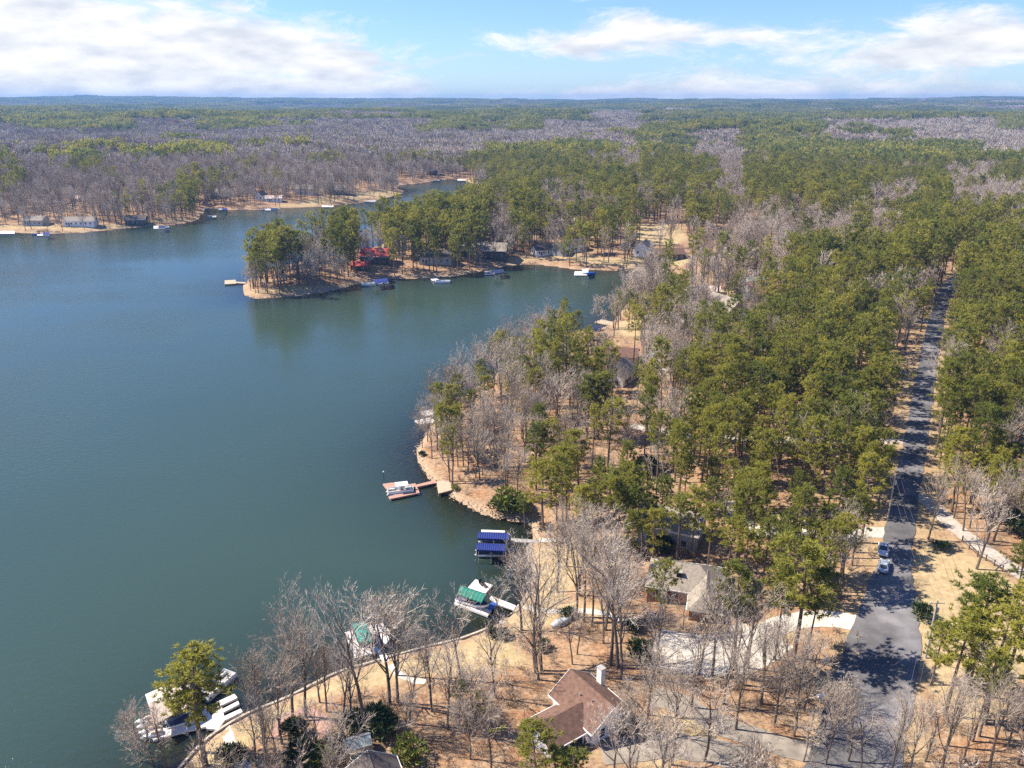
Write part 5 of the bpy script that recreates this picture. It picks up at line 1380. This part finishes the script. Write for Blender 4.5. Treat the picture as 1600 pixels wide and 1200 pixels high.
car('silver-blue car parked on the road edge, the nearer of two', 1381, 884, rdir+math.pi-0.02, 'carpaint')
LAND.append((*gxy(1381,872), 'the two parked cars'))

# ------------------------------------------------------------------ utility poles and wires
def upole(px, py, label, h=10.5, rz=0.0, scale=1.0):
    p = gat(px, py, dz=h); o = empty('utility_pole', (p.x, p.y, gz(p.x, p.y)), rz, label, 'utility pole', 'utility poles along the road')
    MB().tube((0,0,-0.5), (0,0,h), 0.17, 0.12, n=8).build('pole', M['polewood'], o)
    MB().box(-1.1, 1.1, -0.06, 0.06, h-0.55, h-0.42).build('crossarm', M['polewood'], o)
    for xx in (-1.0, 0.0, 1.0): MB().tube((xx, 0, h-0.42 if xx else h), (xx, 0, h-0.2 if xx else h+0.2), 0.05, n=5).build('insulator', M['white'], o)
    MB().tube((0.32, 0, h-2.2), (0.32, 0, h-1.3), 0.2, n=8).build('transformer', M['alu'], o)
    return Vector((p.x, p.y, gz(p.x, p.y)+h))
tp1 = upole(1465,938,'pale utility pole beside the dry lawn right of the road')
tp2 = upole(1399,742,'pale utility pole among pines on the left of the road')
tp3 = upole(1423,503,'far utility pole by the drive on the left of the road')
tp4 = upole(1463,447,'farthest utility pole where the road enters the wood')
LAND.append((tp1.x, tp1.y, 'the utility pole by the dry lawn'))
end = gat(1400, 1240, dz=10.0); tp0 = Vector((end.x, end.y, end.z+10.0))
for a, b, lab in ((tp0, tp1, 'overhead wires crossing the near road'), (tp1, tp2, 'overhead wires above the road and dry lawn'), (tp2, tp3, 'overhead wires along the pines left of the road'), (tp3, tp4, 'overhead wires above the far road')):
    o = empty('power_line', a, 0, lab, 'power line')
    d = b-a; s = Vector((-d.y, d.x, 0)).normalized()
    for k in (-1.0, 0.0, 1.0):
        pts = [d*t + s*k + Vector((0,0,-4*0.9*t*(1-t) - 0.3)) for t in [i/14 for i in range(15)]]
        MB().path(pts, 0.014, 4).build('wire', M['wire'], o)

# ------------------------------------------------------------------ small things ashore
fo = empty('rail_fence', gat(1510,848), 0, 'dark post and rail fence between dry lawn and gravel track', 'fence')
fp = [gat(px, py) for px, py in [(1503,846),(1514,858),(1527,870),(1540,876),(1553,884),(1566,893)]]
for p in fp:
    q = p - fo.location; MB().box(q.x-0.08, q.x+0.08, q.y-0.08, q.y+0.08, q.z-0.4, q.z+1.3).build('post', M['fence'], fo)
for a, b in zip(fp[:-1], fp[1:]):
    for hgt in (0.55, 1.05):
        p = a-fo.location+Vector((0,0,hgt)); q = b-fo.location+Vector((0,0,hgt)); MB().tube(p, q, 0.06, n=4).build('rail', M['fence'], fo)
p = gat(783,992); o = empty('garden_lamp', p, 0, 'white garden lamp post on the lawn below the green canopy', 'lamp post')
MB().tube((0,0,-0.3), (0,0,2.3), 0.09, n=6).build('post', M['white'], o); MB().loft([[(a*c, b*c, z) for a, b in ((-1,-1),(1,-1),(1,1),(-1,1))] for z, c in ((2.3,0.22),(2.6,0.32),(2.9,0.10))]).build('lamp_head', M['white'], o)
# greenhouse
g0 = gat(560,1176); gr = math.radians(22)
o = empty('greenhouse', g0, gr, 'small gabled glass greenhouse with grey frame near the lower edge', 'greenhouse')
LAND.append((g0.x, g0.y, 'the glass greenhouse')); FOOT.append((g0.x, g0.y, 2.5))
M['ghglass'] = mk('greenhouse_glass', (0.30, 0.36, 0.33), 0.12, 0.1, 3.0, 0.0, 0.6)
gl, gw, gh_, gp = 3.6, 2.4, 1.9, 0.8
for i in range(4):
    x0 = -gl/2+i*gl/4; x1 = x0+gl/4
    for s in (-1, 1):
        MB().quad((x0+0.04, s*gw/2, 0.1), (x1-0.04, s*gw/2, 0.1), (x1-0.04, s*gw/2, gh_), (x0+0.04, s*gw/2, gh_)).build('side_pane', M['ghglass'], o)
        MB().quad((x0+0.04, s*gw/2, gh_+0.01), (x1-0.04, s*gw/2, gh_+0.01), (x1-0.04, s*0.04, gh_+gp), (x0+0.04, s*0.04, gh_+gp)).build('roof_pane', M['ghglass'], o)
for s in (-1, 1): MB().quad((s*gl/2, -gw/2, 0.1), (s*gl/2, gw/2, 0.1), (s*gl/2, gw/2, gh_), (s*gl/2, 0, gh_+gp), (s*gl/2, -gw/2, gh_)).build('end_pane', M['ghglass'], o)
fr = MB()
for i in range(5):
    x0 = -gl/2+i*gl/4
    for s in (-1, 1): fr.tube((x0, s*(gw/2+0.02), 0), (x0, s*(gw/2+0.02), gh_), 0.045, n=4); fr.tube((x0, s*(gw/2+0.02), gh_), (x0, 0, gh_+gp+0.03), 0.045, n=4)
fr.tube((-gl/2-0.1, 0, gh_+gp+0.05), (gl/2+0.1, 0, gh_+gp+0.05), 0.07, n=4)
for s in (-1, 1): fr.tube((-gl/2, s*(gw/2+0.02), gh_), (gl/2, s*(gw/2+0.02), gh_), 0.05, n=4); fr.box(-gl/2, gl/2, min(s*gw/2, s*(gw/2+0.1)), max(s*gw/2, s*(gw/2+0.1)), -0.6, 0.12)
fr.build('frame', M['alu'], o)
p = gat(537,1161); o = empty('outdoor_unit', p, 0.4, 'small white outdoor unit left of the greenhouse', 'outdoor unit')
MB().box(-0.45, 0.45, -0.45, 0.45, 0, 0.75).build('casing', M['white'], o, bevel=0.05); MB().tube((0,0,0.75), (0,0,0.79), 0.32, n=12).build('fan_grille', M['black'], o)
p = gat(877,976); o = empty('covered_trailer', p, math.radians(30), 'small boat under a silver tarp on the pine straw', 'boat')
MB().loft([[(x, -w, 0.25), (x, -w*0.7, h), (x, 0, h+0.18), (x, w*0.7, h), (x, w, 0.25)] for x, w, h in ((-1.9,0.5,0.7),(-0.8,0.85,0.95),(0.7,0.8,0.95),(1.9,0.2,0.7))]).build('tarp', M['tarp'], o, True)
MB().loft([[(x, -w, 0.3), (x, 0, 0.05), (x, w, 0.3)] for x, w in ((-1.9,0.45),(0.7,0.75),(1.95,0.15))]).build('hull', M['navy'], o)
p = gat(777,1141); o = empty('kayak', p, math.radians(25), 'yellow kayak lying by the bare trees left of the brown-roofed house', 'kayak')
MB().loft([[(x, w*math.cos(t), 0.28+h*math.sin(t)) for t in [k*math.pi/4 for k in range(8)]] for x, w, h in ((-1.5,0.06,0.06),(-0.9,0.30,0.18),(0.6,0.32,0.2),(1.5,0.05,0.06))]).build('hull', M['yellow'], o, True)
MB().box(-0.35, 0.35, -0.2, 0.2, 0.44, 0.50).build('cockpit', M['black'], o)
p = gat(1281,1098); o = empty('mailbox', p, 0.3, 'white mailbox on a post left of the near road', 'mailbox')
MB().box(-0.07, 0.07, -0.07, 0.07, -0.3, 1.1).build('post', M['white'], o); MB().loft([[(y, -0.28, 1.1), (y, 0.28, 1.1), (y, 0.28, 1.4), (y, 0.12, 1.55), (y, -0.12, 1.55), (y, -0.28, 1.4)] for y in (-0.55, 0.55)]).build('box', M['white'], o)
MB().tube((0.6, 0.1, 0.2), (0.6, 0.1, 2.6), 0.05, n=5).build('flag_pole', M['white'], o)

# shrubs
SHRUB = [tuftball(700+i, 700, 1.0, 0.9, 0.32, 0.16).mesh('shrub_leaves', M[('evergreen', 'evergreen', 'hedge')[i]]) for i in range(3)]
def stemmesh():
    T = TM(); R = np.random.default_rng(5)
    for i in range(6): e = rvec(R); T.tube([np.array([0,0,-0.2]), np.array([e[0]*0.5, e[1]*0.5, 0.8])], [0.05, 0.02], 3)
    return T.mesh('shrub_stem', M['bark'])
STEM = stemmesh()
shr = [(770,995,1.3,0,'rounded dark shrub left of the white garden lamp'),(786,998,1.3,0,'rounded dark shrub right of the white garden lamp'),(522,1172,1.8,0,'round dark shrub left of the greenhouse'),(462,1150,2.0,0,'dark shrub below the red mulch path'),
 (552,1140,2.2,0,'broad dark evergreen shrub behind the greenhouse, left'),(588,1140,2.6,0,'broad dark evergreen shrub behind the greenhouse, right'),(600,1150,2.2,1,'second evergreen shrub right behind the greenhouse'),(360,1192,2.0,0,'dark shrub beside the stone footpath'),
 (500,1196,2.0,2,'yellow-green shrub at the lower edge left of the dark roof'),(640,1188,2.2,2,'yellow-green shrub right of the dark roof'),(470,1195,2.6,0,'dark shrub mound at the lower edge'),
 (795,796,3.4,2,'bright yellow-green bush overhanging the cove shore'),(810,802,3.0,1,'dark bush at the head of the small cove'),(780,798,2.4,1,'dark bush left of the yellow-green cove bush'),(711,765,0.9,2,'small yellow shrub beside the tan shore deck'),
 (925,1140,0.9,2,'small round green shrub at the carport corner'),(1010,740,3.2,0,'dark round evergreen below the gravel drive'),(990,588,2.6,0,'dark evergreen right of the small white house'),(1470,860,1.4,1,'low dark shrub in the tree shade on the dry lawn'),
 (1150,960,2.4,0,'dark evergreen shrub beside the concrete court'),(990,985,1.5,0,'dark shrub at the end of the pale footpath'),(1000,1030,2.2,1,'loose grey-green shrub left of the concrete court'),(1440,965,1.7,1,'dark shrub by the utility pole'),
 (885,965,1.4,1,'green shrub behind the silver tarp'),(1035,862,2.4,0,'dark evergreen behind the grey hip roof'),(1590,835,3.2,1,'broad dark evergreen right of the gravel track'),(660,712,1.0,0,'small dark shrub on the near wooded shore'),(848,1015,1.3,1,'low dark shrub by the big forked bare tree')]
for px, py, s, v, lab in shr:
    p = gat(px, py); o = empty('shrub', (p.x, p.y, gz(p.x, p.y)), random.uniform(0, 6), lab, 'shrub', 'garden and shore shrubs'); o.scale = (s, s, s*0.9)
    link('foliage', SHRUB[v], o); link('stem', STEM, o)

# ------------------------------------------------------------------ which tree is which
for px, py, ph in [(1550,868,'the straight gravel track'),(1220,688,'the tan gravel drive in the pines'),(1060,678,'the left end of the tan gravel drive'),(1340,690,'the road end of the tan gravel drive'),(1230,834,'the curved white drive'),(1110,1022,'the concrete court'),(1310,968,'the concrete drive below the cars'),
   (1180,1152,'the old asphalt drive'),(1350,1130,'the bottom end of the road'),(1414,775,'the mouth of the gravel track'),(1438,640,'the middle of the straight road'),(1453,550,'the far third of the road'),(1100,1172,'the asphalt apron'),(356,1150,'the stone footpath'),(447,1125,'the red mulch footpath'),
   (870,844,'the white footpath at the gangway'),(910,955,'the footpath from the green canopy'),(694,760,'the tan shore deck'),(668,645,'the two docks at the wooded bend'),(755,612,'the dock above the wooded bend'),(945,515,'the middle docks'),(1530,860,'the dark rail fence'),(795,800,'the yellow-green cove bush'),
   (783,992,'the white garden lamp'),(877,976,'the silver tarp'),(777,1141,'the yellow kayak'),(1281,1098,'the white mailbox'),(387,462,'the tip of the wooded point'),(1010,742,'the dark round evergreen'),(1590,835,'the broad evergreen by the gravel track'),(1500,640,'the right road wood, middle'),(1550,560,'the right road wood, far end'),(1520,730,'the right road wood, near end')]:
    x_, y_ = gxy(px, py); LAND.append((x_, y_, ph))
LAND.append((tp2.x, tp2.y, 'the pole left of the road')); LAND.append((tp3.x, tp3.y, 'the pole at the far drive'))
ORD = ['nearest to', 'second nearest to', 'third nearest to', 'fourth nearest to', 'fifth nearest to', 'sixth nearest to', 'seventh nearest to', 'eighth nearest to', 'ninth nearest to', 'tenth nearest to', 'eleventh nearest to', 'twelfth nearest to', '13th nearest to', '14th nearest to', '15th nearest to', '16th nearest to', '17th nearest to', '18th nearest to']
best = {}
for kind in ('pine', 'bare'):
    T_ = [(o, t) for k_, o, t in placed_trees if k_ == kind]
    for lx, ly, ph in LAND:
        for rk, (dd, o) in enumerate(sorted(((math.hypot(t[0]-lx, t[1]-ly), o) for o, t in T_), key=lambda a: a[0])[:18]):
            if o.name not in best or rk < best[o.name][0]: best[o.name] = (rk, ph)
def region(t):
    px, py = proj(t[0], t[1], t[2]+8)
    rx = np.interp(t[1], [p[1] for p in ROAD], [p[0] for p in ROAD])
    if t[1] > 330 and px < 800: return 'on the wooded point'
    if t[0] > rx: return 'deep in the wood right of the road'
    if t[1] > 300: return 'deep in the far wood left of the road'
    if t[1] > 190: return 'deep in the wood between road and lake'
    return 'in the near wood below the docks'
for kind, o, t in placed_trees:
    nm = 'green pine' if kind == 'pine' else 'leafless grey tree'
    o['category'] = 'pine tree' if kind == 'pine' else 'bare tree'
    if o.name in best: o['label'] = '%s standing %s %s' % (nm, ORD[best[o.name][0]], best[o.name][1]); o['group'] = 'pines of the near woods' if kind == 'pine' else 'bare trees of the near woods'
    else: o['label'] = '%s %s' % (nm, region(t)); o['group'] = ('pines ' if kind == 'pine' else 'bare trees ')+region(t)
# ------------------------------------------------------------------ haze: the air of the whole place
def haze():
    m = bpy.data.materials.new('haze_air'); m.use_nodes = True
    nt = m.node_tree; nt.nodes.clear()
    out = nt.nodes.new('ShaderNodeOutputMaterial'); v = nt.nodes.new('ShaderNodeVolumePrincipled')
    v.inputs['Color'].default_value = (0.19, 0.44, 0.88, 1); v.inputs['Density'].default_value = 1.0e-4
    v.inputs['Anisotropy'].default_value = 0.1
    nt.links.new(v.outputs[0], out.inputs['Volume'])
    top = max(float(gh.max())+34.0, CAM_H+6)
    b = MB(); b.box(-9800, 9800, -900, 9900, min(-9.0, float(gh.min())-1.5), top)
    o = b.build('haze', m); tag(o, 'thin blue haze over the lake and forest', 'haze', None, 'stuff')
haze()
